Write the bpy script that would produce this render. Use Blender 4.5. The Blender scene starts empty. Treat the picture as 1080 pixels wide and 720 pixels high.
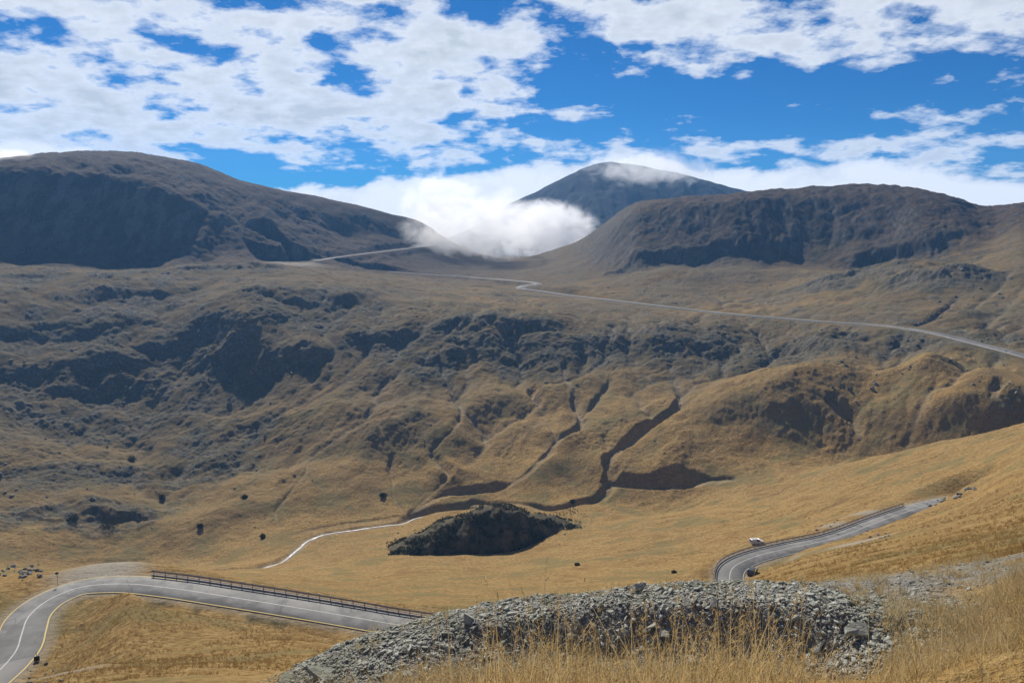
import bpy, bmesh, math, random
import numpy as np
from mathutils import Vector, Matrix

random.seed(7)
rng = np.random.default_rng(11)
scene = bpy.context.scene
COL = scene.collection
R = math.radians

# ------------------------------------------------------------------ camera model
F = 830.0                      # focal length in pixels of a 1080 px wide frame
PITCH = math.atan(120.0 / F)
CP, SP = math.cos(PITCH), math.sin(PITCH)

def ray(u, v):
    xc = (np.asarray(u, float) - 540) / F
    yc = (360 - np.asarray(v, float)) / F
    dx, dy, dz = xc, CP + yc * SP, -SP + yc * CP
    h = np.hypot(dx, dy)
    return np.arctan2(dx, dy), dz / h          # azimuth, slope

def az_of_u(u, slope=-0.35):
    return math.atan2((u - 540) / F, 0.97)

# ------------------------------------------------------------------ numpy helpers
def _hash(ix, iy, seed):
    h = (ix.astype(np.int64) * 374761393 + iy.astype(np.int64) * 668265263 + seed * 1442695041) & 0xFFFFFFFF
    h = ((h ^ (h >> 13)) * 1274126177) & 0xFFFFFFFF
    return (h ^ (h >> 16)) & 0xFFFFFFFF

_ang = np.linspace(0, 2 * np.pi, 256, endpoint=False)
_gx, _gy = np.cos(_ang).astype(np.float32), np.sin(_ang).astype(np.float32)

def perlin(x, y, seed=0):
    x0 = np.floor(x); y0 = np.floor(y)
    fx = (x - x0).astype(np.float32); fy = (y - y0).astype(np.float32)
    ix = x0.astype(np.int64); iy = y0.astype(np.int64)
    ux = fx * fx * fx * (fx * (fx * 6 - 15) + 10); uy = fy * fy * fy * (fy * (fy * 6 - 15) + 10)
    def g(a, b):
        h = _hash(ix + a, iy + b, seed) & 255
        return _gx[h] * (fx - a) + _gy[h] * (fy - b)
    n0 = g(0, 0) * (1 - ux) + g(1, 0) * ux
    n1 = g(0, 1) * (1 - ux) + g(1, 1) * ux
    return (n0 * (1 - uy) + n1 * uy) * 1.5

def fbm(x, y, wl, octs=4, gain=0.5, seed=0, ridged=False):
    t = 0; a = 1.0; s = 0; w = wl
    for o in range(octs):
        n = perlin(x / w + o * 17.3, y / w - o * 9.1, seed + o)
        if ridged:
            n = 1 - 2 * np.abs(n)
        t = t + a * n; s += a; a *= gain; w *= 0.5
    return t / s

def sstep(a, b, x):
    t = np.clip((x - a) / (b - a), 0, 1)
    return t * t * (3 - 2 * t)

def pchip(x, y, xq):
    x = np.asarray(x, float); y = np.asarray(y, float)
    h = np.diff(x); d = np.diff(y) / h
    m = np.zeros_like(y)
    for i in range(1, len(x) - 1):
        if d[i - 1] * d[i] > 0:
            w1 = 2 * h[i] + h[i - 1]; w2 = h[i] + 2 * h[i - 1]
            m[i] = (w1 + w2) / (w1 / d[i - 1] + w2 / d[i])
    m[0] = d[0]; m[-1] = d[-1]
    xq = np.clip(xq, x[0], x[-1])
    k = np.clip(np.searchsorted(x, xq) - 1, 0, len(x) - 2)
    t = (xq - x[k]) / h[k]
    t2 = t * t; t3 = t2 * t
    return (2*t3 - 3*t2 + 1) * y[k] + (t3 - 2*t2 + t) * h[k] * m[k] + (-2*t3 + 3*t2) * y[k+1] + (t3 - t2) * h[k] * m[k+1]

# ------------------------------------------------------------------ the terrain: a loft through survey lines
# each line: (u, D, v) = bearing, horizontal distance in metres, sight angle; ('z', z) gives the level itself
NEAR = [
 [(540, .8, ('z', -1.75))],
 [(540, 2.5, ('z', -2.25))],
 [(0, 5, ('z', -3.7)), (300, 5, ('z', -3.4)), (540, 5, ('z', -3.25)), (1080, 5, ('z', -3.1))],
 [(0, 7.2, 790), (300, 7.2, 762), (450, 7.2, 747), (700, 7.2, 737), (900, 7.2, 724), (1000, 7.2, 708), (1080, 7.2, 692)],
 [(0, 8.7, 778), (250, 8.7, 757), (350, 8.7, 732), (450, 8.85, 716), (550, 8.85, 705), (700, 8.85, 702), (850, 8.85, 701), (900, 8.8, 703), (1000, 8.7, 690), (1080, 8.7, 662), (1200, 8.7, 640)],
 [(0, 9.5, 768), (250, 9.5, 745), (300, 9.5, 724), (350, 9.5, 702), (430, 9.5, 678), (500, 9.5, 656), (600, 9.5, 643), (700, 9.5, 636), (800, 9.5, 635), (870, 9.5, 640), (930, 9.5, 660), (1000, 9.5, 667), (1080, 9.5, 634), (1200, 9.5, 612)],
 [(0, 11, 752), (230, 11, 737), (290, 11, 716), (350, 11, 687), (430, 11, 660), (500, 11, 643), (560, 11, 634), (640, 11, 625), (700, 11, 619), (760, 11, 617), (800, 11, 618), (850, 11, 621), (900, 11.5, 632), (1000, 12, 636), (1080, 12.5, 612), (1200, 13, 590)],
 [(0, 13.5, 765), (300, 13.5, 742), (350, 13.5, 718), (430, 13.5, 688), (500, 13.5, 670), (640, 13.5, 650), (760, 13.5, 640), (800, 13.5, 632), (850, 13.8, 620), (900, 15, 612), (950, 16, 605), (1000, 17, 597), (1050, 18, 588), (1080, 18.5, 581), (1200, 20, 552)],
 [(0, 24, 772), (300, 24, 750), (430, 24, 716), (640, 24, 690), (800, 24, 668), (900, 25, 640), (1000, 27, 620), (1080, 29, 601), (1200, 31, 575)],
 [(0, 70, 735), (100, 70, 714), (200, 70, 704), (300, 70, 702), (400, 70, 696), (600, 70, 656), (760, 70, 629), (850, 70, 604), (1000, 70, 571), (1080, 70, 555), (1200, 70, 528)],
 [(-100, 105, 695), (0, 105, 690), (100, 105, 674), (200, 105, 671), (300, 105, 664), (400, 105, 670), (600, 105, 642), (760, 105, 622), (850, 105, 596), (1000, 105, 560), (1080, 105, 542), (1200, 105, 510)],
 [(-100, 132, 640), (0, 132, 636), (100, 132, 614), (250, 132, 627), (400, 132, 647), (500, 132, 640), (600, 132, 634), (760, 132, 618), (850, 132, 590), (1000, 132, 552), (1080, 132, 530), (1200, 132, 495)],
 [(-100, 200, 602), (0, 200, 600), (130, 200, 602), (250, 200, 612), (400, 200, 620), (500, 200, 617), (600, 200, 612), (700, 200, 609), (760, 200, 604), (840, 200, 581), (900, 200, 568), (970, 200, 551), (1000, 200, 541), (1080, 200, 505), (1200, 200, 460)],
 [(-100, 265, 605), (0, 265, 605), (130, 265, 606), (250, 265, 603), (400, 265, 602), (500, 265, 597), (600, 265, 589), (700, 265, 580), (760, 265, 570), (840, 265, 557), (900, 265, 543), (970, 265, 529), (1000, 265, 521), (1040, 265, 505), (1080, 265, 486), (1200, 265, 440)],
 [(-100, 330, 608), (0, 330, 608), (130, 330, 606), (200, 330, 601), (300, 328, 591), (400, 330, 574), (500, 330, 568), (600, 330, 561), (700, 330, 549), (800, 330, 536), (900, 330, 511), (1000, 330, 487), (1080, 330, 463), (1200, 330, 425)],
]
FAR = {
 -250: [(390,594),(425,553),(465,520),(515,482),(565,440),(610,398),(655,335),(740,300),(820,287),(880,272),(940,225),(1010,185),(1150,185),(1500,('z',40))],
 0:   [(390,593),(425,556),(465,522),(515,484),(565,442),(605,405),(690,341),(755,304),(830,290),(890,277),(945,232),(1000,178),(1150,168),(1500,('z',60))],
 130: [(390,592),(425,553),(465,520),(515,481),(565,438),(605,402),(685,339),(755,303),(835,290),(895,278),(950,233),(1005,187),(1180,161),(1500,('z',60))],
 200: [(372,592),(415,550),(457,515),(505,475),(550,433),(592,396),(665,335),(745,299),(835,287),(900,276),(950,243),(1000,206),(1160,171),(1500,('z',40))],
 260: [(352,588),(405,548),(447,510),(492,470),(535,428),(580,385),(625,328),(735,296),(830,285),(900,274),(955,252),(1005,230),(1150,192),(1500,('z',20))],
 330: [(360,566),(405,530),(442,498),(480,460),(518,422),(562,384),(650,326),(740,296),(840,284),(930,277),(990,262),(1050,245),(1160,206),(1450,('z',-20))],
 400: [(372,552),(410,515),(445,485),(480,450),(520,412),(560,376),(628,331),(740,300),(850,289),(960,279),(1030,266),(1090,252),(1180,222),(1400,('z',-60))],
 440: [(380,543),(418,505),(452,472),(490,438),(530,398),(570,362),(625,329),(740,304),(865,292),(980,283),(1060,270),(1120,256),(1200,233),(1450,('z',-100))],
 480: [(388,534),(425,495),(460,460),(500,425),(540,387),(580,350),(630,327),(740,308),(880,295),(1000,287),(1080,277),(1150,268),(1225,256),(1500,('z',-140))],
 510: [(389,531),(428,492),(465,457),(505,422),(545,384),(585,348),(635,328),(730,312),(890,296),(1000,288),(1080,282),(1150,275),(1240,267),(1500,('z',-150))],
 540: [(390,527),(430,490),(470,455),(510,420),(550,382),(590,350),(640,329),(720,316),(900,297),(1000,289),(1080,283),(1150,277),(1250,271),(1500,('z',-150))],
 600: [(392,524),(430,485),(470,450),(510,415),(550,378),(585,353),(638,333),(720,315),(860,297),(960,286),(1030,277),(1090,268),(1160,258),(1500,('z',-100))],
 680: [(385,536),(425,490),(465,450),(505,415),(545,382),(580,357),(620,338),(690,324),(780,307),(870,289),(930,254),(990,223),(1090,212),(1500,('z',0))],
 800: [(390,513),(428,('z',-123)),(462,446),(490,420),(530,397),(570,371),(620,344),(680,327),(760,312),(868,293),(915,256),(966,214),(1040,206),(1500,('z',0))],
 900: [(395,488),(426,('z',-120)),(455,449),(490,420),(530,394),(565,370),(600,348),(680,320),(770,300),(868,288),(914,250),(966,206),(1030,197),(1500,('z',0))],
 1000:[(400,462),(430,('z',-107)),(453,432),(490,408),(525,388),(555,368),(590,346),(660,317),(740,295),(838,275),(888,246),(940,222),(1010,209),(1500,('z',0))],
1045:[(403,452),(434,('z',-102)),(457,425),(492,404),(522,386),(550,367),(585,345),(645,320),(715,298),(800,276),(870,254),(930,235),(1010,219),(1450,('z',-10))],
 1080:[(405,443),(438,('z',-99)),(460,420),(495,400),(520,384),(545,366),(580,345),(630,324),(690,302),(760,277),(830,254),(900,233),(980,217),(1400,('z',-20))],
 1280:[(410,395),(445,('z',-92)),(470,392),(500,378),(525,362),(550,348),(580,333),(630,313),(690,288),(760,262),(830,240),(900,222),(980,205),(1400,('z',0))],
}
AZN = 1401
AZT = np.linspace(-R(50), R(50), AZN)

def line_to_tables(pts):
    az, D, Z = [], [], []
    for (u, d, v) in pts:
        if isinstance(v, tuple):
            a = az_of_u(u); z = v[1]
        else:
            a, s = ray(u, v); a = float(a); z = float(s) * d
        az.append(a); D.append(d); Z.append(z)
    if len(az) == 1:
        return np.full(AZN, D[0], float), np.full(AZN, Z[0], float)
    return pchip(az, D, AZT), pchip(az, Z, AZT)

lines = list(NEAR)
for k in range(14):
    lines.append([(u, FAR[u][k][0], FAR[u][k][1]) for u in sorted(FAR)])
LD, LZ = [], []
for pts in lines:
    d, z = line_to_tables(pts); LD.append(d); LZ.append(z)
LD.append(np.full(AZN, 2000.0)); LZ.append(np.full(AZN, -170.0))
LD.append(np.full(AZN, 3000.0)); LZ.append(np.full(AZN, -190.0))
LD = np.array(LD); LZ = np.array(LZ)
for k in range(1, len(LD)):
    LD[k] = np.maximum(LD[k], LD[k - 1] + 0.3)

# grid
def seg(a, b, n, log=False):
    return (np.geomspace(a, b, n, endpoint=False) if log else np.linspace(a, b, n, endpoint=False))
RR = np.concatenate([seg(.8, 7, 40, True), seg(7, 14, 110), seg(14, 70, 70, True), seg(70, 140, 120, True), seg(140, 345, 200, True),
                     seg(345, 470, 190), seg(470, 640, 270), seg(640, 1210, 330, True), seg(1210, 3000, 40, True), [3000.0]])
fine = np.linspace(-R(35.5), R(35.5), 1300)
left = -np.concatenate([np.linspace(R(105), R(35.5), 90, endpoint=False)])
AZ = np.concatenate([left, fine, -left[::-1]])
NA, NR = len(AZ), len(RR)
azc = np.clip(AZ, -R(49), R(49))
Z = np.zeros((NA, NR))
_X = np.sin(AZ)[:, None] * RR[None, :]; _Y = np.cos(AZ)[:, None] * RR[None, :]
WARP = 26 * fbm(_X, _Y, 170, 4, .55, seed=601) + 6 * fbm(_X, _Y, 40, 3, seed=602)
del _X, _Y
for i in range(NA):
    j = (azc[i] - AZT[0]) / (AZT[1] - AZT[0]); j0 = int(j); f = j - j0
    d = LD[:, j0] * (1 - f) + LD[:, j0 + 1] * f
    z = LZ[:, j0] * (1 - f) + LZ[:, j0 + 1] * f
    wr = sstep(440, 620, RR) * (1 - .6 * sstep(1050, 1200, RR))
    Z[i] = pchip(d, z, RR + wr * WARP[i])
X = np.sin(AZ)[:, None] * RR[None, :]
Y = np.cos(AZ)[:, None] * RR[None, :]
RG = np.broadcast_to(RR[None, :], Z.shape)
ridx = np.arange(NR, dtype=float)

def sample(x, y, G=None):
    G = Z if G is None else G
    a = np.arctan2(x, y); r = np.hypot(x, y)
    i = np.clip(np.interp(a, AZ, np.arange(NA)), 0, NA - 1.001); j = np.clip(np.interp(r, RR, ridx), 0, NR - 1.001)
    i0 = i.astype(int); j0 = j.astype(int); fi = i - i0; fj = j - j0
    return (G[i0, j0] * (1-fi) * (1-fj) + G[i0+1, j0] * fi * (1-fj) + G[i0, j0+1] * (1-fi) * fj + G[i0+1, j0+1] * fi * fj)

def hit(u, v, rmin=60., rmax=1500.):
    """first ground point seen along the sight line of (u, v) beyond rmin"""
    a, s = ray(u, v); a = float(a); s = float(s)
    i = float(np.clip(np.interp(a, AZ, np.arange(NA)), 0, NA - 1.001)); i0 = int(i); f = i - i0
    prof = Z[i0] * (1 - f) + Z[i0 + 1] * f
    e = prof / RR - s
    m = np.where((RR >= rmin) & (RR <= rmax))[0]
    k = np.where(e[m] >= 0)[0]
    if len(k) == 0:
        r = RR[m[np.argmax(e[m])]]
    else:
        q = m[k[0]]
        if q > 0 and e[q - 1] < 0:
            t = e[q - 1] / (e[q - 1] - e[q]); r = RR[q - 1] + t * (RR[q] - RR[q - 1])
        else:
            r = RR[q]
    x, y = r * math.sin(a), r * math.cos(a)
    return x, y, float(sample(np.array([x]), np.array([y]))[0])

def hits(pts, **k):
    return np.array([hit(u, v, **k) for u, v in pts])

def at(u, v, D):
    a, s = ray(u, v)
    return np.array([D * math.sin(a), D * math.cos(a), D * s])

def at_z(u, v, z):
    a, s = ray(u, v)
    return at(u, v, z / float(s))

def resample(P, step):
    """smooth curve through P (Catmull-Rom), resampled at equal steps"""
    P = np.asarray(P, float)
    Q = np.vstack([2 * P[0] - P[1], P, 2 * P[-1] - P[-2]])
    out = []
    for i in range(1, len(Q) - 2):
        p0, p1, p2, p3 = Q[i-1:i+3]
        t0 = 0; t1 = max(np.linalg.norm(p1-p0), 1e-6) ** .5; t2 = t1 + max(np.linalg.norm(p2-p1), 1e-6) ** .5; t3 = t2 + max(np.linalg.norm(p3-p2), 1e-6) ** .5
        for t in np.linspace(t1, t2, 24, endpoint=False):
            A1 = (t1-t)/(t1-t0)*p0 + (t-t0)/(t1-t0)*p1; A2 = (t2-t)/(t2-t1)*p1 + (t-t1)/(t2-t1)*p2; A3 = (t3-t)/(t3-t2)*p2 + (t-t2)/(t3-t2)*p3
            B1 = (t2-t)/(t2-t0)*A1 + (t-t0)/(t2-t0)*A2; B2 = (t3-t)/(t3-t1)*A2 + (t-t1)/(t3-t1)*A3
            out.append((t2-t)/(t2-t1)*B1 + (t-t1)/(t2-t1)*B2)
    out.append(P[-1]); out = np.array(out)
    L = np.concatenate([[0], np.cumsum(np.linalg.norm(np.diff(out[:, :2], axis=0), axis=1))])
    n = max(2, int(L[-1] / step)); s = np.linspace(0, L[-1], n)
    return np.stack([np.interp(s, L, out[:, k]) for k in range(3)], 1)

def poly_dist(P, width):
    """distance, height along the line and signed side for every grid vertex near polyline P"""
    x0, y0 = P[:, 0].min() - width, P[:, 1].min() - width
    x1, y1 = P[:, 0].max() + width, P[:, 1].max() + width
    ii = np.where((X > x0) & (X < x1) & (Y > y0) & (Y < y1))
    px, py = X[ii], Y[ii]
    best = np.full(px.shape, 1e9); bz = np.zeros(px.shape); bs = np.zeros(px.shape); bt = np.zeros(px.shape)
    n = len(P)
    for k in range(n - 1):
        ax, ay, az_ = P[k]; bx, by, bz_ = P[k + 1]
        sel = np.where((px > min(ax, bx) - width) & (px < max(ax, bx) + width) & (py > min(ay, by) - width) & (py < max(ay, by) + width))[0]
        if not len(sel): continue
        dx, dy = bx - ax, by - ay; L2 = dx*dx + dy*dy + 1e-9
        qx, qy = px[sel] - ax, py[sel] - ay
        t = np.clip((qx * dx + qy * dy) / L2, 0, 1)
        d = np.hypot(qx - t * dx, qy - t * dy)
        s = np.sign(dx * qy - dy * qx)
        up = d < best[sel]
        w = sel[up]
        best[w] = d[up]; bz[w] = az_ + t[up] * (bz_ - az_); bs[w] = s[up]; bt[w] = (k + t[up]) / (n - 1)
    m = best < width
    return (ii[0][m], ii[1][m]), best[m], bz[m], bs[m], bt[m]

# talus: the foot of the mountains runs out in a curve
wt_ = (sstep(770, 830, RR) * (1 - sstep(930, 975, RR)))[None, :]
Zs = Z.copy()
for _ in range(2):
    c_ = np.cumsum(np.pad(Zs, ((0, 0), (13, 12)), mode='edge'), axis=1); Zs = (c_[:, 25:] - c_[:, :-25]) / 25
Z += wt_ * (Zs - Z); del Zs
# ---- hummocks and scarps --------------------------------------------------------
def mound(u, v, rx, ry, h, rot=0., p=2.0, rmin=300):
    x, y, _ = hit(u, v, rmin=rmin)
    c, s = math.cos(rot), math.sin(rot)
    dx, dy = X - x, Y - y
    a = (dx * c + dy * s) / rx; b = (-dx * s + dy * c) / ry
    q = a * a + b * b
    Z[:] += h * np.exp(-q ** (p / 2))

SCP = []
def scarp(u, v, wu, h, front=22., back=90., rmin=300, skew=0.):
    """a bench edge: raised ground whose steep riser faces the valley"""
    x, y, _ = hit(u, v, rmin=rmin); r0 = math.hypot(x, y); a0 = math.atan2(x, y)
    wa = wu / F
    daz = (AZ - a0)[:, None]
    wob = 16 * fbm(X, Y, 60, 3, seed=int(u)) + 12 * fbm(X, Y, 22, 3, .6, seed=int(u) + 1) + skew * daz * r0
    e = RG - (r0 + wob)
    lat = np.exp(-(np.abs(daz) / wa) ** 4)
    rise = sstep(-front, 0, e) * np.exp(-np.clip(e, 0, None) / back * 1.2)
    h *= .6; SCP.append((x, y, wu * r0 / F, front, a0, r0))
    Z[:] += h * lat * rise

for a in [(60, 352, 75, 9, 18, 90), (0, 395, 50, 6, 12, 60), (190, 352, 50, 7, 15, 70), (150, 312, 40, 4, 14, 60), (30, 296, 40, 4, 14, 60), (110, 378, 40, 7, 12, 40), (235, 372, 34, 7, 12, 40),
          (330, 318, 70, 14, 26, 90), (300, 380, 44, 12, 11, 60), (400, 352, 50, 6, 17, 60), (105, 405, 50, 8, 10, 50),
          (500, 340, 45, 10, 20, 70), (560, 346, 40, 8, 20, 70), (640, 356, 50, 6, 17, 70), (725, 362, 45, 9, 18, 60), (560, 376, 40, 5, 15, 50), (460, 372, 36, 6, 16, 50),
          (770, 262, 60, 16, 20, 70), (690, 276, 45, 12, 16, 60), (950, 268, 55, 16, 18, 60), (985, 300, 55, 13, 18, 60), (900, 300, 60, 8, 18, 60),
          (870, 362, 55, 8, 15, 50), (250, 290, 50, 7, 14, 70), (990, 355, 60, 7, 15, 50), (120, 440, 60, 2.5, 12, 40),
          (230, 455, 60, 3, 12, 40), (80, 500, 70, 3, 12, 40), (200, 490, 70, 3.5, 11, 40), (60, 540, 60, 3, 11, 40), (120, 545, 40, 6, 9, 40)]:
    scarp(*a)
# rounded aprons and hummocks of the valley side
for a in [(820, 428, 55, 40, 17, .2), (905, 420, 26, 24, 7, 0), (740, 440, 40, 40, 7, .3), (1000, 430, 40, 22, 6, 0), (1050, 405, 30, 30, 6, 0),
          (530, 425, 34, 38, 10, .2), (470, 450, 22, 28, 6, 0), (612, 455, 24, 40, 3, -.3), (560, 475, 24, 26, 5, 0), (390, 475, 30, 30, 8, 0), (340, 510, 30, 22, 7, .2),
          (270, 515, 30, 22, 8, .3), (430, 420, 26, 36, 6, 0), (660, 410, 16, 22, 3, 0), (620, 405, 12, 14, 3, 0), (250, 545, 36, 16, 6, .3), (980, 395, 36, 22, 6, 0), (860, 385, 30, 20, 5, 0) , (760, 296, 60, 40, 9, 0), (840, 296, 50, 40, 10, 0), (700, 292, 40, 40, 8, 0), (890, 300, 40, 30, 8, 0), (960, 285, 40, 30, 8, .3), (1000, 300, 36, 26, 9, 0), (200, 290, 60, 36, 8, 0), (60, 292, 60, 36, 8, 0), (300, 285, 40, 40, 5, 0), (120, 300, 44, 26, 6, 0)]:
    mound(*a)
for k in range(60):
    if k < 40: mound(random.uniform(290, 720), random.uniform(415, 520), random.uniform(9, 20), random.uniform(9, 20), random.uniform(1.5, 4.2), random.uniform(0, 3))
    else: mound(random.uniform(850, 1080), random.uniform(345, 395), random.uniform(10, 24), random.uniform(9, 18), random.uniform(2, 4.5), random.uniform(0, 3))

MROCK = np.zeros_like(Z); MHEATH_SHADE = np.zeros_like(Z); MGRAV = np.zeros_like(Z)
# ---- streams -----------------------------------------------------------------------
def carve(pts, floor_w, depth, side=1.0, taper=(0, 0), grav=.6, rmin=300, meander=1.5):
    P = resample(hits(pts, rmin=rmin), 4.0)
    n = len(P)
    t = np.linspace(0, 1, n)
    P[:, 0] += meander * np.array([float(perlin(np.array([k * .31]), np.array([.5]), 5)[0]) for k in range(n)])
    # the bed falls steadily downstream
    P[:, 2] = sample(P[:, 0], P[:, 1])
    zs = P[:, 2].copy()
    ker = np.ones(5) / 5
    P[:, 2] = np.convolve(np.pad(zs, 2, mode='edge'), ker, 'valid')
    dep = depth * (1 - taper[0] * (1 - sstep(0, .25, t))) * (1 - taper[1] * sstep(.6, 1, t))
    dep = dep * np.clip(.42 + 1.5 * perlin(np.arange(n) * .13 + pts[0][0], np.full(n, .37), 9), .12, 1.1)
    P[:, 2] -= dep
    W = floor_w + depth / side + 10
    ii, d, bz, bs, bt = poly_dist(P, W)
    wob = 1 + .35 * fbm(X[ii], Y[ii], 14, 2, seed=15)
    cut = bz + np.clip(d - floor_w * wob, 0, None) * side * (1 + .2 * bs)
    zi = Z[ii]
    k = 0.8
    hh = np.clip(.5 + .5 * (zi - cut) / k, 0, 1)
    Z[ii] = zi * (1 - hh) + cut * hh - k * hh * (1 - hh)
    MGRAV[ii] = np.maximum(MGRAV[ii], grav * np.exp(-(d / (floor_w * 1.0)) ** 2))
    return P

S_MAIN = carve([(236, 600), (262, 598), (300, 588), (322, 573), (342, 563), (380, 557), (420, 550), (437, 541), (468, 533), (500, 531)], 1.6, 3.0, .9, grav=.8)
S_UP = carve([(500, 531), (545, 531), (585, 535), (613, 530), (640, 519), (646, 502), (641, 487), (655, 472), (672, 455), (687, 443), (705, 430), (718, 415), (712, 400), (705, 385)], 1.8, 3.4, 1.15, (.7, .6), grav=.18)
carve([(646, 516), (672, 510), (700, 508), (735, 507), (770, 505)], 2.2, 4.4, 1.2, (.3, .5), grav=.25)
carve([(437, 543), (470, 520), (510, 515), (547, 507), (575, 485), (586, 470), (605, 454), (613, 445), (608, 426), (602, 407), (594, 385)], 1.3, 3.7, 1.1, (.6, .7), grav=.3)
carve([(588, 466), (574, 440), (566, 420), (560, 405), (548, 380), (545, 352)], .5, 2.2, .8, (.2, .5), grav=.18)
carve([(437, 540), (455, 520), (473, 497), (456, 476), (482, 450), (487, 430), (470, 395), (465, 368), (475, 340)], .6, 2.6, .8, (.3, .3), grav=.3)
carve([(430, 545), (418, 525), (412, 490), (410, 464), (402, 448), (392, 430)], .5, 2.2, .8, (.3, .7), grav=.18)
carve([(297, 556), (292, 538), (304, 518), (318, 500), (330, 480)], .5, 2.4, .8, (.3, .7), grav=.18)
carve([(320, 562), (360, 553), (420, 546)], 2.5, 4.0, 1.4, (.6, .3), grav=.1)
carve([(612, 446), (625, 425), (640, 405), (650, 385)], .5, 2.0, .8, (.3, .7), grav=.3)
carve([(880, 425), (900, 440), (908, 462)], 1.4, 5, 1.0, (.5, .2), grav=.3)
carve([(1058, 402), (1050, 420), (1062, 430)], 1.4, 5, 1.0, (.5, .2), grav=.3)
carve([(520, 340), (528, 352), (536, 372)], .6, 1.6, .7, (.3, .5), grav=.3)
carve([(1010, 315), (985, 330), (965, 340)], .8, 3, .8, (.3, .5), grav=.3)

# ---- noise relief ------------------------------------------------------------------
wx = X + 14 * fbm(X, Y, 70, 2, seed=40); wy = Y + 14 * fbm(X, Y, 70, 2, seed=50)
far = sstep(330, 430, RG)
slope_zone = sstep(400, 480, RG) * (1 - sstep(600, 680, RG))
mount = sstep(840, 900, RG) * (1 - sstep(1020, 1120, RG)) * sstep(R(4), R(10), np.abs(AZ - az_of_u(530)))[:, None]
plateau = sstep(600, 660, RG) * (1 - mount)
# gullies run down the fall line, i.e. roughly towards the stream
latc = AZ[:, None] * RG
gul = fbm(wx, wy * .32, 46, 4, .55, seed=3, ridged=True)
gul2 = fbm(wx, wy * .4, 17, 3, .55, seed=8, ridged=True)
Z += -slope_zone * (1.3 * np.clip(gul - .12, 0, None) * 2 + .7 * np.clip(gul2, 0, None) * 1.2)
Z += far * (5.0 * fbm(wx, wy, 95, 3, seed=21) + 2.8 * fbm(wx, wy, 32, 4, .58, seed=22)) * (0.75 + .4 * slope_zone - .4 * plateau)
rough = np.clip(.35 + fbm(X, Y, 120, 3, seed=77) * 1.6 + .5 * sstep(620, 480, RG) * sstep(500, 300, (AZ[:, None] * F + 540)), 0.05, 1.3)
tex = far * (1 - .6 * mount)
Z += far * rough * 1.0 * fbm(wx, wy, 12, 3, .55, seed=23) + tex * (.25 + .75 * rough) * (.55 * fbm(X, Y, 4.5, 3, .6, seed=24) + .16 * fbm(X, Y, 1.9, 1, seed=25))
# mountain faces: ribs and couloirs
rib = fbm(wx, wy * .25, 60, 4, .55, seed=31, ridged=True)
Z += mount * (4.5 * rib + 2.2 * fbm(wx, wy, 26, 3, .6, seed=32) + 1.0 * fbm(X, Y, 9, 2, seed=33))
Z += sstep(1000, 1100, RG) * (3 * fbm(X, Y, 120, 3, seed=34) + .8 * fbm(X, Y, 18, 3, seed=35))
# nearer meadow: gentle rolls and terracettes
mea = sstep(30, 90, RG) * (1 - sstep(330, 420, RG))
Z += mea * ((.5 + .5 * sstep(140, 200, RG)) * .9 * fbm(X, Y, 42, 3, seed=61) + .2 * fbm(X, Y, 5, 3, seed=62) + .25 * fbm(X * .35, Y, 6, 2, seed=63))
rt = sstep(R(2), R(12), AZ)[:, None] * sstep(205, 260, RG) * (1 - sstep(380, 400, RG))
Z += rt * (1.3 * fbm((X * .8 + Y * .35) * .4, Y - .35 * X, 17, 3, .55, seed=64, ridged=True))
# foreground spoil bank
nb = sstep(7.5, 8.6, RG) * (1 - sstep(13, 22, RG))
Z += nb * (.09 * fbm(X, Y, 1.3, 3, seed=70) + .05 * fbm(X, Y, .45, 2, seed=71, ridged=True))
Z += (1 - sstep(7, 9, RG)) * .06 * fbm(X, Y, .9, 3, seed=72)
Z += sstep(12, 20, RG) * (1 - sstep(60, 100, RG)) * .35 * fbm(X, Y, 4, 3, seed=73)


# ---- running water: drainage over the valley side, cut into the slope -------------------
import heapq
def box_blur(a, k, it=2):
    for _ in range(it):
        for ax in (0, 1):
            c = np.cumsum(np.pad(a, [(k + 1, k) if q == ax else (0, 0) for q in (0, 1)], mode='edge'), axis=ax)
            n = a.shape[ax]
            a = (np.take(c, np.arange(2 * k + 1, 2 * k + 1 + n), axis=ax) - np.take(c, np.arange(0, n), axis=ax)) / (2 * k + 1)
    return a
def drainage(x0, x1, y0, y1, step):
    gx = np.arange(x0, x1, step); gy = np.arange(y0, y1, step)
    XX, YY = np.meshgrid(gx, gy, indexing='ij'); nx, ny = XX.shape
    H = sample(XX.ravel(), YY.ravel()).reshape(nx, ny)
    Hs = (box_blur(H, 1, 2) + .5 * fbm(XX, YY, 7, 2, seed=501)).ravel()
    hl = Hs.tolist(); N = nx * ny
    done = bytearray(N); rec = [-1] * N; order = []; heap = []
    for j in range(ny):
        for i in (0, nx - 1): heap.append((hl[i * ny + j], i * ny + j)); done[i * ny + j] = 1
    for i in range(nx):
        for j in (0, ny - 1):
            q = i * ny + j
            if not done[q]: heap.append((hl[q], q)); done[q] = 1
    heapq.heapify(heap)
    nb = (-ny, ny, -1, 1, -ny - 1, -ny + 1, ny - 1, ny + 1)
    push, pop = heapq.heappush, heapq.heappop
    while heap:
        h, q = pop(heap); order.append(q); j = q % ny
        if q < ny or q >= N - ny or j == 0 or j == ny - 1:
            cand = [q + d for d in nb if 0 <= q + d < N and abs((q + d) % ny - j) <= 1]
        else:
            cand = [q + d for d in nb]
        for c in cand:
            if not done[c]:
                done[c] = 1; rec[c] = q; push(heap, (max(hl[c], h + 1e-4), c))
    acc = [1.0] * N
    for q in reversed(order):
        r = rec[q]
        if r >= 0: acc[r] += acc[q]
    A = np.array(acc).reshape(nx, ny) * step * step
    return gx, gy, A
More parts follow.
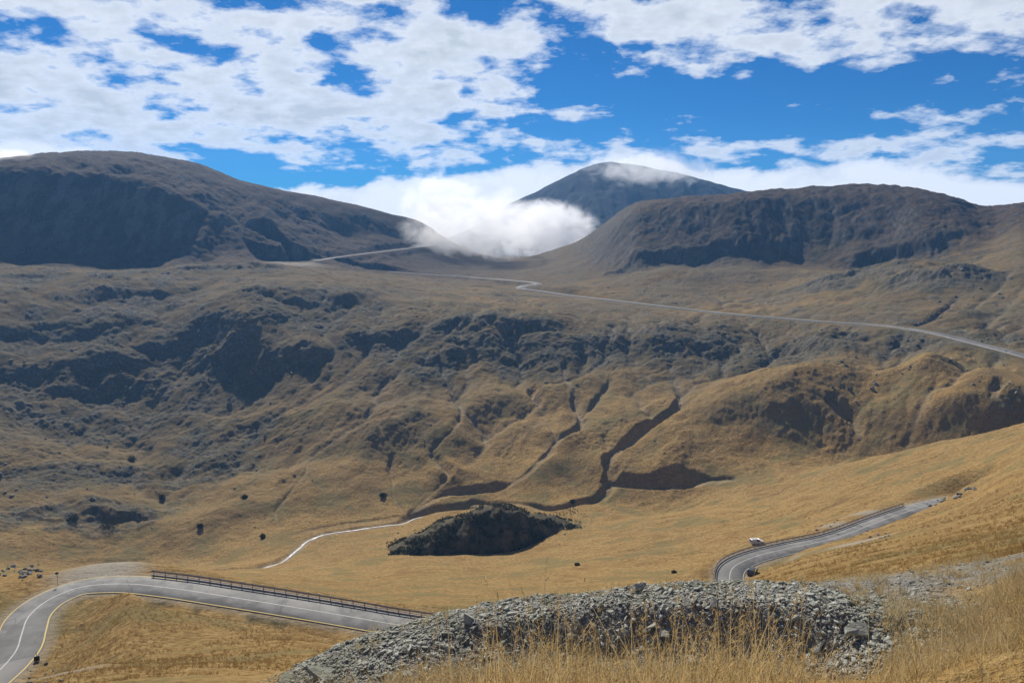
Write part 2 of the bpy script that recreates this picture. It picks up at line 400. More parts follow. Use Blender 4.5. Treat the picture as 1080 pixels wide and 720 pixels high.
gx, gy, ACC = drainage(-430, 540, 335, 830, 1.5)
cut = np.clip((ACC / 60.) ** .33 - 1.0, 0, 5.5)
line = np.clip((np.log10(ACC) - 2.0) / 1.8, 0, 1)
D1 = box_blur(cut, 1, 1); D2 = box_blur(cut, 2, 2); D3 = box_blur(np.clip(cut, 0, 3.2) * (ACC > 900), 4, 2)
INC = .55 * D1 + .85 * D2 + .8 * D3
LIN = box_blur(line, 1, 1)
def grid_sample(G, x, y):
    i = np.clip((x - gx[0]) / 1.5, 0, len(gx) - 1.001); j = np.clip((y - gy[0]) / 1.5, 0, len(gy) - 1.001)
    i0 = i.astype(int); j0 = j.astype(int); fi = i - i0; fj = j - j0
    return G[i0, j0] * (1-fi) * (1-fj) + G[i0+1, j0] * fi * (1-fj) + G[i0, j0+1] * (1-fi) * fj + G[i0+1, j0+1] * fi * fj
wdr = (.45 + .55 * sstep(240, 400, 540 + F * np.tan(np.clip(AZ, -1.2, 1.2)))[:, None]) * sstep(405, 450, RG) * (1 - sstep(700, 790, RG)) * sstep(-420, -380, X) * (1 - sstep(490, 530, X))
mk = np.where((wdr > 0))
MGUL = np.zeros_like(Z)
Z[mk] -= wdr[mk] * grid_sample(INC, X[mk], Y[mk])
MGUL[mk] = wdr[mk] * grid_sample(LIN, X[mk], Y[mk])

# ---- roads -------------------------------------------------------------------------
RL = resample([at_z(-60, 760, -57.0), at_z(-22, 725, -57.6), at_z(2, 704, -58.2), at_z(17, 686, -58.6), at_z(23, 668, -58.9), at_z(31, 649, -59.2), at_z(52, 632, -59.5), at_z(85, 619, -59.8),
               at_z(130, 615.5, -60.1), at_z(180, 620, -60.6), at_z(240, 629, -61.2), at_z(300, 638.5, -61.9), at_z(360, 648.5, -62.6), at_z(412, 657.5, -63.3), at_z(470, 666, -64.2), at_z(520, 672, -65.0)], 1.5)
RRD = resample([at_z(790, 660, -84.0), at_z(779, 636, -84.3), at_z(770, 612, -84.6), at_z(774, 598, -84.9), at_z(792, 588.5, -85.1), at_z(823, 580, -85.4), at_z(880, 567.5, -85.8), at_z(930, 549, -86.1), at_z(968, 536, -86.4), at_z(988, 531, -86.5), at_z(1003, 528, -86.8)], 1.5)
RF1 = resample([at(1180, 410, 492), at(1120, 388, 515), at(1080, 375, 530), at(1030, 362, 552), at(980, 350, 578), at(930, 343, 602), at(880, 340, 622), at(830, 336, 642), at(760, 330, 668), at(700, 323, 702), at(640, 316, 742), at(600, 311.5, 772), at(570, 307, 798), at(549, 304, 814),
                at(553, 301.3, 830), at(567, 299.5, 842), at(561, 297.6, 858), at(500, 292.5, 900), at(440, 288.5, 922), at(390, 285, 938), at(350, 282, 948), at(318, 279.5, 953), at(312, 277.6, 962), *[np.array(hit(u_, v_, rmin=880)) for u_, v_ in ((330, 275.2), (350, 272.2), (370, 269.4), (400, 265.6), (430, 262), (455, 258.5))]], 4.0)

def lay_road(P, half, blend, shoulder=1.2, grav=.5, cutb=0.0):
    ii, d, bz, bs, bt = poly_dist(P, half + shoulder + blend)
    w = 1 - sstep(half + shoulder, half + shoulder + blend, d)
    tgt = bz - .12
    Z[ii] = Z[ii] * (1 - w) + tgt * w
    MGRAV[ii] = np.maximum(MGRAV[ii], grav * (1 - sstep(half + .3, half + shoulder + .8, d)))
    return ii, d, bs, bt

def open_view(P, reach, k=.03):
    ii, d, bz, bs, bt = poly_dist(P, reach)
    side = camera_side(P)
    s_ = side[np.clip((bt * (len(P) - 1)).astype(int), 0, len(P) - 1)]
    m = (bs == s_)
    lim = bz - .35 + k * d
    zi = Z[ii]; w = (1 - sstep(reach * .6, reach, d)) * m
    Z[ii] = zi * (1 - w) + np.minimum(zi, lim) * w
def camera_side(P):
    T = np.gradient(P[:, :2], axis=0); Nn = np.stack([-T[:, 1], T[:, 0]], 1)
    return np.sign((Nn * -P[:, :2]).sum(1))
RF1V = RF1[:int(len(RF1) * .80)]
open_view(RF1V, 60); open_view(RL, 30, .36)

lay_road(RL, 3.3, 11, 1.4)
lay_road(RRD, 3.3, 9, 2.0)
lay_road(RF1, 3.6, 13, 1.2, .75)
# pale gravel apron outside the hairpin, and at the right-hand road
for (u, v, rx, ry, s) in [(108, 601, 7, 9, 1.), (88, 606, 6, 5, .7), (905, 572, 7, 5, .8), (880, 553, 8, 3, .7), (915, 540, 8, 3, .8), (835, 590, 6, 3, .5), (60, 716, 4, 5, .55), (310, 278, 30, 16, .8)]:
    x, y, _ = hit(u, v, rmin=80)
    q = ((X - x) / rx) ** 2 + ((Y - y) / ry) ** 2
    MGRAV[:] = np.maximum(MGRAV, s * np.exp(-q * q))

# ---- masks of what grows where -------------------------------------------------------
dZr = np.gradient(Z, axis=1) / np.gradient(RR)[None, :]
dZa = np.gradient(Z, axis=0) / (np.gradient(AZ)[:, None] * RG)
SL = np.degrees(np.arctan(np.hypot(dZr, dZa)))
UU = AZ[:, None] * 0 + (540 + F * .97 * np.tan(np.clip(AZ, -1.2, 1.2)))[:, None]
n1 = fbm(X, Y, 90, 4, .55, seed=81); n2 = fbm(X, Y, 24, 4, .6, seed=82)
rock = sstep(33, 46, SL + 12 * n2 + 9 * n1)
leftslope = sstep(470, 330, UU) * sstep(395, 425, RG) * (1 - sstep(640, 700, RG))
rock = np.maximum(rock * far * (.25 + .75 * sstep(520, 600, RG)), leftslope * sstep(.12, .5, n2 + .35 * n1 - .08) * .5)
rock = np.maximum(rock, mount * sstep(28, 44, SL + 9 * n2) * .9)
rock = np.maximum(rock, (slope_zone * sstep(520, 560, RG)) * sstep(.05, .5, n2 + .5 * n1 + .1) * .6)
heath_shade = np.zeros_like(Z)  # dark heath round the scarps, also putting their shade into the ground colour
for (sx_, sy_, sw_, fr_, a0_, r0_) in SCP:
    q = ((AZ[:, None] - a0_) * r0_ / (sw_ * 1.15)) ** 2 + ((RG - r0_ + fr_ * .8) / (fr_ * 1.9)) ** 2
    heath_shade = np.maximum(heath_shade, sstep(.2, .75, np.exp(-q * q) * (.9 + 1.0 * n2 + .5 * n1)) * .95)
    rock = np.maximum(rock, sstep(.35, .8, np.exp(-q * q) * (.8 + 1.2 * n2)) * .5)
rock = np.maximum(rock, plateau * sstep(360, 220, UU) * sstep(-.15, .3, n2 + .5 * n1) * .8)
rock = np.maximum(rock, plateau * (1 - sstep(830, 900, RG)) * sstep(.12, .45, n2 + .4 * n1) * .5)
MROCK = np.maximum(MROCK, rock)
Z += plateau * (1 - sstep(1000, 1060, RG)) * 2.6 * fbm(wx, wy, 34, 4, .6, seed=706)
# crags and block fields break the ground wherever rock shows
crag = np.clip(MROCK * 1.2, 0, 1) * far
Z += crag * (1 - .3 * mount) * (1.5 * fbm(X, Y, 9, 4, .62, seed=701, ridged=True) + .9 * fbm(X, Y, 3.4, 2, .6, seed=702))
Z += far * (1 - crag) * sstep(.1, .5, fbm(X, Y, 38, 3, seed=703)) * .8 * fbm(X, Y, 3.0, 2, .6, seed=704)
Z += far * (1 - crag) * (1 - .7 * mount) * .16 * fbm(X, Y, 2.2, 2, .6, seed=705)
for b_ in (RF1,):
    open_view(RF1V, 60); lay_road(b_, 3.6, 6, 1.2, .75)
# foreground scree
scree = sstep(8.3, 8.9, RG) * (1 - sstep(14, 17, RG)) * sstep(255, 330, UU) * (1 - sstep(960, 1060, UU + 60 * fbm(X, Y, 1.6, 2, seed=5)))
scree = np.maximum(scree, sstep(12.5, 14, RG) * (1 - sstep(17.5, 20, RG)) * sstep(820, 880, UU) * sstep(-.25, .25, fbm(X, Y, 1.5, 3, seed=91) + .1) * .9)
MSCREE = scree
heath = sstep(.05, .6, fbm(X, Y, 70, 4, .55, seed=85) + .2 * n2 + .25 * slope_zone * sstep(500, 560, RG) + .35 * mount - .05 * leftslope - .1)
heath = np.maximum(heath, heath_shade)
heath = np.maximum(heath, sstep(420, 470, RG) * (1 - mount) * sstep(820, 900, UU) * sstep(.02, .35, n1 + .6 * n2) * .8)
heath = np.maximum(heath, plateau * sstep(330, 200, UU) * sstep(-.25, .25, n1 + .4 * n2) * .85)
MHEATH_SHADE = heath * far
ii_, d_, bz_, bs_, bt_ = poly_dist(RL, 11)
MHEATH_SHADE[ii_] = np.maximum(MHEATH_SHADE[ii_], .8 * sstep(3.4, 4.2, d_) * (1 - sstep(6, 10, d_)) * sstep(-.2, .25, n2[ii_] + fbm(X[ii_], Y[ii_], 4, 3, seed=88)) * (bs_ == camera_side(RL)[len(RL) // 2]))
MGOLD = 1 - sstep(370, 470, RG + 40 * n1) * .85
MGOLD = np.clip(MGOLD + sstep(400, 440, RG) * (1 - sstep(480, 570, RG + 60 * n1)) * (.30 + .35 * sstep(420, 560, UU) + .5 * n2), 0, 1)
MGOLD = np.clip(MGOLD + .45 * plateau * sstep(-.1, .3, n1) * (1 - sstep(860, 960, RG)) * sstep(380, 480, UU), 0, 1)
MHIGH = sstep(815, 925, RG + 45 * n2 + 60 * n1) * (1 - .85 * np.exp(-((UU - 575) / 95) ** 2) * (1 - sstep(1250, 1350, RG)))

# ------------------------------------------------------------------ scene helpers
def tag(o, label=None, cat=None, group=None, kind=None):
    if label: o['label'] = label
    if cat: o['category'] = cat
    if group: o['group'] = group
    if kind: o['kind'] = kind
    return o

def mesh_np(name, V, Fc, mat=None, parent=None, smooth=False):
    V = np.asarray(V, np.float32); Fc = np.asarray(Fc, np.int32)
    me = bpy.data.meshes.new(name)
    nv, nf, k = len(V), len(Fc), Fc.shape[1]
    me.vertices.add(nv); me.vertices.foreach_set('co', V.ravel())
    me.loops.add(nf * k); me.loops.foreach_set('vertex_index', Fc.ravel())
    me.polygons.add(nf)
    me.polygons.foreach_set('loop_start', np.arange(0, nf * k, k, dtype=np.int32))
    me.polygons.foreach_set('loop_total', np.full(nf, k, np.int32))
    if smooth: me.polygons.foreach_set('use_smooth', np.ones(nf, bool))
    me.update(calc_edges=True); me.validate()
    o = bpy.data.objects.new(name, me); COL.objects.link(o)
    if mat: me.materials.append(mat)
    if parent: o.parent = parent
    return o

def bm_obj(name, bm, mat=None, parent=None, smooth=False):
    me = bpy.data.meshes.new(name); bm.normal_update()
    if smooth:
        for f in bm.faces: f.smooth = True
    bm.to_mesh(me); bm.free()
    o = bpy.data.objects.new(name, me); COL.objects.link(o)
    if mat: me.materials.append(mat)
    if parent: o.parent = parent
    return o

def empty(name, loc, rz=0.):
    o = bpy.data.objects.new(name, None); COL.objects.link(o)
    o.location = loc; o.rotation_euler = (0, 0, rz); o.empty_display_size = .3
    return o

def bm_box(bm, c, s, rz=0.):
    M = Matrix.Translation(c) @ Matrix.Rotation(rz, 4, 'Z') @ Matrix.Diagonal((s[0], s[1], s[2], 1))
    return bmesh.ops.create_cube(bm, size=1, matrix=M)['verts']

# ------------------------------------------------------------------ materials
class NT:
    def __init__(self, name):
        self.m = bpy.data.materials.new(name); self.m.use_nodes = True
        self.t = self.m.node_tree; self.t.nodes.clear()
        self.out = self.t.nodes.new('ShaderNodeOutputMaterial')
    def n(self, typ, **kw):
        nd = self.t.nodes.new(typ)
        for k, v in kw.items():
            if k.startswith('i_'): nd.inputs[k[2:].replace('_', ' ')].default_value = v
            else: setattr(nd, k, v)
        return nd
    def l(self, a, b): self.t.links.new(a, b)
    def noise(self, vec, scale, detail=4, rough=.55, dist=0.):
        nd = self.n('ShaderNodeTexNoise'); nd.inputs['Scale'].default_value = scale; nd.inputs['Detail'].default_value = detail
        nd.inputs['Roughness'].default_value = rough; nd.inputs['Distortion'].default_value = dist
        self.l(vec, nd.inputs['Vector']); return nd.outputs['Fac']
    def ramp(self, fac, stops):
        nd = self.n('ShaderNodeValToRGB'); e = nd.color_ramp.elements
        while len(e) < len(stops): e.new(.5)
        for k, (p, c) in enumerate(stops):
            e[k].position = p; e[k].color = (c, c, c, 1) if not isinstance(c, tuple) else (*c, 1)
        self.l(fac, nd.inputs['Fac']); return nd.outputs['Color']
    def mix(self, fac, a, b, mode='MIX'):
        nd = self.n('ShaderNodeMix', data_type='RGBA', blend_type=mode)
        for sock, val in ((nd.inputs[0], fac), (nd.inputs[6], a), (nd.inputs[7], b)):
            if isinstance(val, (int, float)): sock.default_value = val
            elif isinstance(val, tuple): sock.default_value = (*val, 1)
            else: self.l(val, sock)
        return nd.outputs[2]
    def math(self, op, a, b=None, clamp=False):
        nd = self.n('ShaderNodeMath', operation=op, use_clamp=clamp)
        for k, val in enumerate((a, b)):
            if val is None: continue
            if isinstance(val, (int, float)): nd.inputs[k].default_value = val
            else: self.l(val, nd.inputs[k])
        return nd.outputs[0]
    def pos(self):
        return self.n('ShaderNodeNewGeometry').outputs['Position']
    def mapping(self, vec, scale):
        nd = self.n('ShaderNodeMapping'); nd.inputs['Scale'].default_value = scale; self.l(vec, nd.inputs['Vector']); return nd.outputs[0]
    def bsdf(self, col, rough=.9, spec=.2, bump=None, bstr=.5, bdist=.1, metal=0.):
        b = self.n('ShaderNodeBsdfPrincipled')
        if isinstance(col, tuple): b.inputs['Base Color'].default_value = (*col, 1)
        else: self.l(col, b.inputs['Base Color'])
        if isinstance(rough, (int, float)): b.inputs['Roughness'].default_value = rough
        else: self.l(rough, b.inputs['Roughness'])
        b.inputs['Specular IOR Level'].default_value = spec; b.inputs['Metallic'].default_value = metal
        if bump is not None:
            bp = self.n('ShaderNodeBump'); bp.inputs['Strength'].default_value = bstr; bp.inputs['Distance'].default_value = bdist
            self.l(bump, bp.inputs['Height']); self.l(bp.outputs[0], b.inputs['Normal'])
        self.l(b.outputs[0], self.out.inputs['Surface'])
        return b

def mat_simple(name, c1, c2, scale, rough=.85, spec=.2, bump=.4, bdist=.03, metal=0., detail=5):
    t = NT(name); p = t.pos(); f = t.noise(p, scale, detail)
    col = t.mix(t.ramp(f, [(.32, 0.), (.68, 1.)]), c1, c2)
    t.bsdf(col, rough, spec, f, bump, bdist, metal)
    return t.m

def mat_terrain():
    t = NT('hillside_ground'); p = t.pos()
    A = t.n('ShaderNodeVertexColor', layer_name='cover'); B = t.n('ShaderNodeVertexColor', layer_name='kind')
    sa = t.n('ShaderNodeSeparateColor'); t.l(A.outputs['Color'], sa.inputs[0])
    sb = t.n('ShaderNodeSeparateColor'); t.l(B.outputs['Color'], sb.inputs[0])
    rock, heath, grav = sa.outputs[0], sa.outputs[1], sa.outputs[2]
    gold, high, scree = sb.outputs[0], sb.outputs[1], sb.outputs[2]
    big = t.noise(p, .018, 5, .6); mid = t.noise(p, .12, 6, .65); fine_ = t.noise(p, .9, 6, .7); vfine = t.noise(p, 5., 4, .7)
    st = t.noise(t.mapping(p, (.25, .8, 1.)), .9, 5, .65)
    g = t.mix(t.ramp(mid, [(.35, 0.), (.65, 1.)]), (.29, .176, .058), (.365, .245, .095))
    g = t.mix(t.ramp(big, [(.38, 0.), (.62, .75)]), g, (.285, .185, .07))
    g = t.mix(t.ramp(st, [(.5, 0.), (.68, .55)]), g, (.16, .092, .03))
    g = t.mix(t.ramp(fine_, [(.50, 0.), (.62, .6)]), g, (.43, .31, .14))
    g = t.mix(t.ramp(fine_, [(.36, .8), (.47, 0.)]), g, (.15, .09, .032))
    tr_ = t.noise(t.mapping(p, (.045, .16, .1)), 1., 6, .6, .6)
    trail = t.ramp(tr_, [(.478, 0.), (.492, .7), (.506, .0)])
    g = t.mix(t.math('MULTIPLY', trail, t.ramp(big, [(.42, 0.), (.58, 1.)])), g, (.13, .08, .035))
    pat = t.noise(p, .045, 6, .62)
    g = t.mix(t.ramp(pat, [(.51, 0.), (.60, .65)]), g, (.185, .155, .065))
    g = t.mix(t.ramp(pat, [(.33, .6), (.43, 0.)]), g, (.19, .112, .042))
    tan = t.mix(t.ramp(mid, [(.35, 0.), (.65, 1.)]), (.195, .14, .072), (.145, .11, .06))
    hue = t.noise(p, .03, 6, .65)
    tan = t.mix(t.ramp(hue, [(.50, 0.), (.58, .8)]), tan, (.115, .106, .058))
    tan = t.mix(t.ramp(hue, [(.38, .7), (.46, 0.)]), tan, (.165, .105, .06))
    tan = t.mix(t.ramp(big, [(.45, 0.), (.56, .6)]), tan, (.165, .145, .10))
    tan = t.mix(t.ramp(fine_, [(.48, 0.), (.58, .7)]), tan, (.085, .068, .036))
    tan = t.mix(t.ramp(fine_, [(.36, .6), (.46, 0.)]), tan, (.30, .225, .12))
    tan = t.mix(t.ramp(vfine, [(.46, 0.), (.56, .35)]), tan, (.10, .075, .04))
    gul_ = A.outputs['Alpha']; far_0 = t.math('SUBTRACT', 1., high)
    col = t.mix(gold, tan, g)
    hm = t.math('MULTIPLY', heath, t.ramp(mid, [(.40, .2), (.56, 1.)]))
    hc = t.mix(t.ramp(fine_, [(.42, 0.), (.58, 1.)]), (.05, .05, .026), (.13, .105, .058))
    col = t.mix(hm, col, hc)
    strk = t.noise(t.mapping(p, (.075, .018, .03)), 1., 6, .65, .3)
    col = t.mix(t.math('MULTIPLY', t.math('MULTIPLY', gul_, far_0), t.ramp(fine_, [(.40, .15), (.54, .95)])), col, (.30, .265, .20))
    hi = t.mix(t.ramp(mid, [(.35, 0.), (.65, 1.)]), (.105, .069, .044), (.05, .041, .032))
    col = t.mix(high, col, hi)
    # rock and scree
    vo = t.n('ShaderNodeTexVoronoi', feature='F1'); vo.inputs['Scale'].default_value = .7; t.l(p, vo.inputs['Vector'])
    sv = t.n('ShaderNodeSeparateColor'); t.l(vo.outputs['Color'], sv.inputs[0])
    rk = t.mix(t.ramp(mid, [(.3, 0.), (.7, 1.)]), (.10, .098, .09), (.19, .185, .17))
    rk = t.mix(t.ramp(sv.outputs[0], [(.55, 0.), (1., .8)]), rk, (.30, .29, .26))
    rk = t.mix(t.ramp(fine_, [(.5, 0.), (.7, .7)]), rk, (.05, .048, .04))
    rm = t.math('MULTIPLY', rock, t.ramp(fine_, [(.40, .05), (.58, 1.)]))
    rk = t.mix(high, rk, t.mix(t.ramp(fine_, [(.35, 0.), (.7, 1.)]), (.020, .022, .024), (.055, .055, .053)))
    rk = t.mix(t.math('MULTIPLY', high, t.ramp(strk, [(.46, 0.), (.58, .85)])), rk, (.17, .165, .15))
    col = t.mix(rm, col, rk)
    # scattered stones everywhere on the far side
    stn = t.math('MULTIPLY', t.ramp(sv.outputs[1], [(.62, 0.), (.68, 1.)]), t.ramp(vo.outputs['Distance'], [(.26, 1.), (.40, 0.)]))
    far_ = t.math('SUBTRACT', 1., gold)
    stn = t.math('MULTIPLY', stn, t.math('MULTIPLY', far_, t.ramp(mid, [(.44, 0.), (.6, .6)])))
    col = t.mix(stn, col, (.33, .31, .28))
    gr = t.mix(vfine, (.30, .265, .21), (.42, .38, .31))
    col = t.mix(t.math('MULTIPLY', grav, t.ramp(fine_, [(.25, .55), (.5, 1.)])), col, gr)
    sc = t.mix(vfine, (.16, .155, .135), (.32, .305, .27))
    col = t.mix(scree, col, sc)
    h1 = t.math('MULTIPLY', fine_, .55); h2 = t.math('MULTIPLY', vfine, .12); h3 = t.math('MULTIPLY', mid, .6)
    h = t.math('ADD', t.math('ADD', h1, h2), h3)
    t.bsdf(col, .95, .06, h, 1.0, 1.3)
    return t.m

M_TERRAIN = mat_terrain()

# ------------------------------------------------------------------ ground sheet
idx = np.arange(NA * NR).reshape(NA, NR)
Fq = np.stack([idx[:-1, :-1], idx[1:, :-1], idx[1:, 1:], idx[:-1, 1:]], -1).reshape(-1, 4)[:, ::-1]
Vt = np.stack([X, Y, Z], -1).reshape(-1, 3)
ground = mesh_np('ground', Vt, Fq, M_TERRAIN, smooth=True)
ground['kind'] = 'structure'
for nm, (a, b, c) in (('cover', (MROCK, MHEATH_SHADE, MGRAV)), ('kind', (MGOLD, MHIGH, MSCREE))):
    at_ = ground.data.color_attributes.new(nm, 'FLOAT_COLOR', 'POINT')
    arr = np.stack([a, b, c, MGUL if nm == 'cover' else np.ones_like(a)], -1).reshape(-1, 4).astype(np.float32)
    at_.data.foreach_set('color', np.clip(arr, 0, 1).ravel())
del Fq, Vt

# ------------------------------------------------------------------ the peak beyond the pass
def far_peak():
    # a ridge 2.1 km away: crest outline as bearings and sight angles, both flanks falling away
    crest = [(440, 262), (500, 240), (540, 214), (562, 204), (590, 190), (615, 178), (640, 171.5), (660, 173), (690, 178), (720, 184), (750, 192), (775, 199), (830, 213), (900, 232), (1000, 262)]
    az, el_ = [], []
    for u, v in crest:
        a, s = ray(u, v); az.append(float(a)); el_.append(float(s))
    A = np.linspace(az[0], az[-1], 420); D0 = 2150.
    zc = pchip(az, np.array(el_) * D0, A)
    T = np.concatenate([np.linspace(-520, 0, 170), np.linspace(8, 520, 40)])
    rr = D0 + T[None, :] + 0 * A[:, None]
    px, py = np.sin(A)[:, None] * rr, np.cos(A)[:, None] * rr
    z = zc[:, None] - np.where(T < 0, -T * .55 - 40 * (1 - np.exp(T / 60.)) * .3, T * .42)[None, :]
    rib = fbm(px, py * .3, 110, 4, .55, seed=131, ridged=True)
    fade = np.clip(np.abs(T) / 60., .12, 1)[None, :]
    z = z + fade * (16 * rib + 6 * fbm(px, py, 40, 3, .6, seed=132)) + 1.5 * fbm(px, py, 25, 2, seed=133)
    z = np.maximum(z, -185)
    n, m = z.shape; ix = np.arange(n * m).reshape(n, m)
    Fq = np.stack([ix[:-1, :-1], ix[1:, :-1], ix[1:, 1:], ix[:-1, 1:]], -1).reshape(-1, 4)[:, ::-1]
    t = NT('peak_ground'); p = t.pos(); f = t.noise(p, .02, 6, .65); f2 = t.noise(p, .15, 6, .7)
    c = t.mix(t.ramp(f, [(.35, 0.), (.65, 1.)]), (.030, .028, .025), (.048, .045, .04)); c = t.mix(t.ramp(f2, [(.45, 0.), (.7, .7)]), c, (.05, .047, .04))
    t.bsdf(c, .95, .05, f2, .8, 4.)
    o = mesh_np('hills', np.stack([px, py, z], -1).reshape(-1, 3), Fq, t.m, smooth=True); o['kind'] = 'structure'
far_peak()

# ------------------------------------------------------------------ roads
def ribbon(P, offs, dz):
    """a strip along P; offs are lateral offsets (left positive), dz heights"""
    T = np.gradient(P[:, :2], axis=0); T /= np.linalg.norm(T, axis=1)[:, None] + 1e-9
    Nn = np.stack([-T[:, 1], T[:, 0]], 1)
    V = []
    for o, z in zip(offs, dz):
        V.append(np.stack([P[:, 0] + Nn[:, 0] * o, P[:, 1] + Nn[:, 1] * o, P[:, 2] + z], 1))
    V = np.stack(V, 1); n, m = V.shape[:2]
    ix = np.arange(n * m).reshape(n, m)
    Fq = np.stack([ix[:-1, :-1], ix[1:, :-1], ix[1:, 1:], ix[:-1, 1:]], -1).reshape(-1, 4)
    return V.reshape(-1, 3), Fq[:, ::-1]

def mat_asphalt():
    t = NT('asphalt'); p = t.pos(); f = t.noise(p, .35, 5, .6); g = t.noise(p, 14., 4, .7)
    c = t.mix(t.ramp(f, [(.40, 0.), (.60, 1.)]), (.15, .148, .14), (.25, .245, .23))
    c = t.mix(t.ramp(g, [(.4, 0.), (.65, .6)]), c, (.09, .09, .09))
    cr = t.n('ShaderNodeTexVoronoi', feature='DISTANCE_TO_EDGE'); cr.inputs['Scale'].default_value = .16
    wv_ = t.n('ShaderNodeVectorMath', operation='ADD'); nz = t.n('ShaderNodeTexNoise'); nz.inputs['Scale'].default_value = .5; t.l(p, nz.inputs['Vector'])
    t.l(p, wv_.inputs[0]); t.l(nz.outputs['Color'], wv_.inputs[1]); t.l(wv_.outputs[0], cr.inputs['Vector'])
    c = t.mix(t.ramp(cr.outputs['Distance'], [(.0, .5), (.02, 0.)]), c, (.05, .05, .05))
    pt = t.n('ShaderNodeTexVoronoi', feature='F1'); pt.inputs['Scale'].default_value = .09; t.l(p, pt.inputs['Vector']); ps = t.n('ShaderNodeSeparateColor'); t.l(pt.outputs['Color'], ps.inputs[0])
    c = t.mix(t.ramp(ps.outputs[0], [(.72, 0.), (.74, .55)]), c, (.105, .104, .10)); c = t.mix(t.ramp(ps.outputs[1], [(.8, 0.), (.82, .4)]), c, (.26, .25, .235))
    t.bsdf(c, .8, .3, g, .25, .01)
    return t.m
M_ASPH = mat_asphalt()
M_GRAVEL = mat_simple('verge_gravel', (.30, .27, .22), (.44, .40, .33), 3.0, .95, .1, .6, .05)
def mat_paint(name, col):
    t = NT(name); p = t.pos(); f = t.noise(p, 1.8, 6, .7)
    c = t.mix(t.ramp(f, [(.52, 0.), (.72, .75)]), col, (.2, .195, .18)); t.bsdf(c, .7, .3); return t.m
M_WHITE = mat_paint('worn_white_paint', (.42, .415, .40)); M_YELL = mat_paint('worn_yellow_paint', (.52, .37, .07))

def road(P, half, name, thick=.25):
    o = mesh_np(name, *ribbon(P, [-half - .25, -half, 0, half, half + .25], [-.35, .0, .04, .0, -.35]), M_ASPH, smooth=True)
    o['kind'] = 'structure'; return o
road(RL, 3.3, 'road'); road(RRD, 3.3, 'road')
def line_mark(P, off, wdt, mat, name='road_marking', dz=.055, jit=0.):
    o = mesh_np(name, *ribbon(P, [off - wdt / 2, off + wdt / 2], [dz, dz]), mat); o['kind'] = 'structure'; return o
def camber(off, half=3.3): return .04 * (1 - abs(off) / half)
line_mark(RL, 0.0, .18, M_WHITE, dz=.044)
line_mark(RL, -3.12, .2, M_YELL, dz=.004 + camber(3.12) + .004); line_mark(RL[:int(len(RL) * .52)], 3.12, .17, M_YELL, dz=.004 + camber(3.12) + .004)
line_mark(RRD, 0.1, .20, M_WHITE, dz=.044); line_mark(RRD, -3.1, .15, M_WHITE, dz=.008 + camber(3.1)); line_mark(RRD, 3.1, .15, M_WHITE, dz=.008 + camber(3.1))
# mountain road far above: asphalt with a pale retained verge on the valley side
o = mesh_np('road', *ribbon(RF1, [-3.9, -3.4, 3.4, 3.9], [-.4, .06, .06, -.4]), M_ASPH); o['kind'] = 'structure'

# the verge wall of the mountain road: low stone retaining walls
M_STONE = mat_simple('retaining_stone', (.30, .28, .245), (.48, .455, .41), .8, .95, .1, .6, .2)
def retaining(P, off, h, wdt, label):
    V, Fq = ribbon(P, [off - wdt, off - wdt * .8, off, off], [-h, .35, .35, -h])
    o = mesh_np('retaining_wall', V, Fq, M_STONE); tag(o, label, 'retaining wall', 'retaining walls under the mountain road'); return o

# which side is the valley (camera) side: compare distances
def camera_side(P):
    T = np.gradient(P[:, :2], axis=0); Nn = np.stack([-T[:, 1], T[:, 0]], 1)
    return np.sign((Nn * -P[:, :2]).sum(1))
k = [i for i in range(len(RF1)) if RF1[i, 0] < at(549, 304, 814)[0]][0]
retaining(RF1[:k], 4.5 * camera_side(RF1)[k // 2], 1.2, .6, 'pale stone wall below the long straight of the mountain road, right of the bend')
kk = int(np.argmin(np.abs(RF1[:, 0] - at(330, 274.8, 978)[0]) + 1e3 * (np.arange(len(RF1)) < len(RF1) * .7)))
ka = [i for i in range(len(RF1)) if RF1[i, 0] < at(500, 292, 900)[0]][0]
retaining(RF1[ka:kk], 4.3 * camera_side(RF1)[(ka + kk) // 2], .9, .5, 'pale stone wall below the mountain road along the saddle, left of the bend')
retaining(RF1[kk:], 4.5 * camera_side(RF1)[-5], 1.6, .6, 'pale stone wall below the road climbing left into the cloud at the pass')

# ------------------------------------------------------------------ stream ribbon: gravel paled in colour to stand in for the water's glint
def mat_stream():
    t = NT('stream_bed_glint'); p = t.pos(); f = t.noise(p, .5, 5, .65)
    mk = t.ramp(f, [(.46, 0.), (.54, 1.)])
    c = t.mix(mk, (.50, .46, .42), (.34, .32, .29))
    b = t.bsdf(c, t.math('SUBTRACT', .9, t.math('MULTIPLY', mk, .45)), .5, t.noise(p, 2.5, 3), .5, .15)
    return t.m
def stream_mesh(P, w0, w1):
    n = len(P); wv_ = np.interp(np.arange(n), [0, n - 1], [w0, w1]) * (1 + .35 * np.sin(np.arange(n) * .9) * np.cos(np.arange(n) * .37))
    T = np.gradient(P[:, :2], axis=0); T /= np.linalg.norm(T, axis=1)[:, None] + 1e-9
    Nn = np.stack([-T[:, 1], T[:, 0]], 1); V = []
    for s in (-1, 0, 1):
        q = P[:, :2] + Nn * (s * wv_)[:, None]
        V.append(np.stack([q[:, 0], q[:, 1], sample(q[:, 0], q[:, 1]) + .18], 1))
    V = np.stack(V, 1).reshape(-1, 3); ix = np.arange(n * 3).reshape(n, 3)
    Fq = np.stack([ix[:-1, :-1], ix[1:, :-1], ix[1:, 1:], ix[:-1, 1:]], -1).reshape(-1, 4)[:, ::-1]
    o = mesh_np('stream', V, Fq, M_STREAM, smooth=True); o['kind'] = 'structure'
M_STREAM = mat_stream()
stream_mesh(S_MAIN, .62, .4)

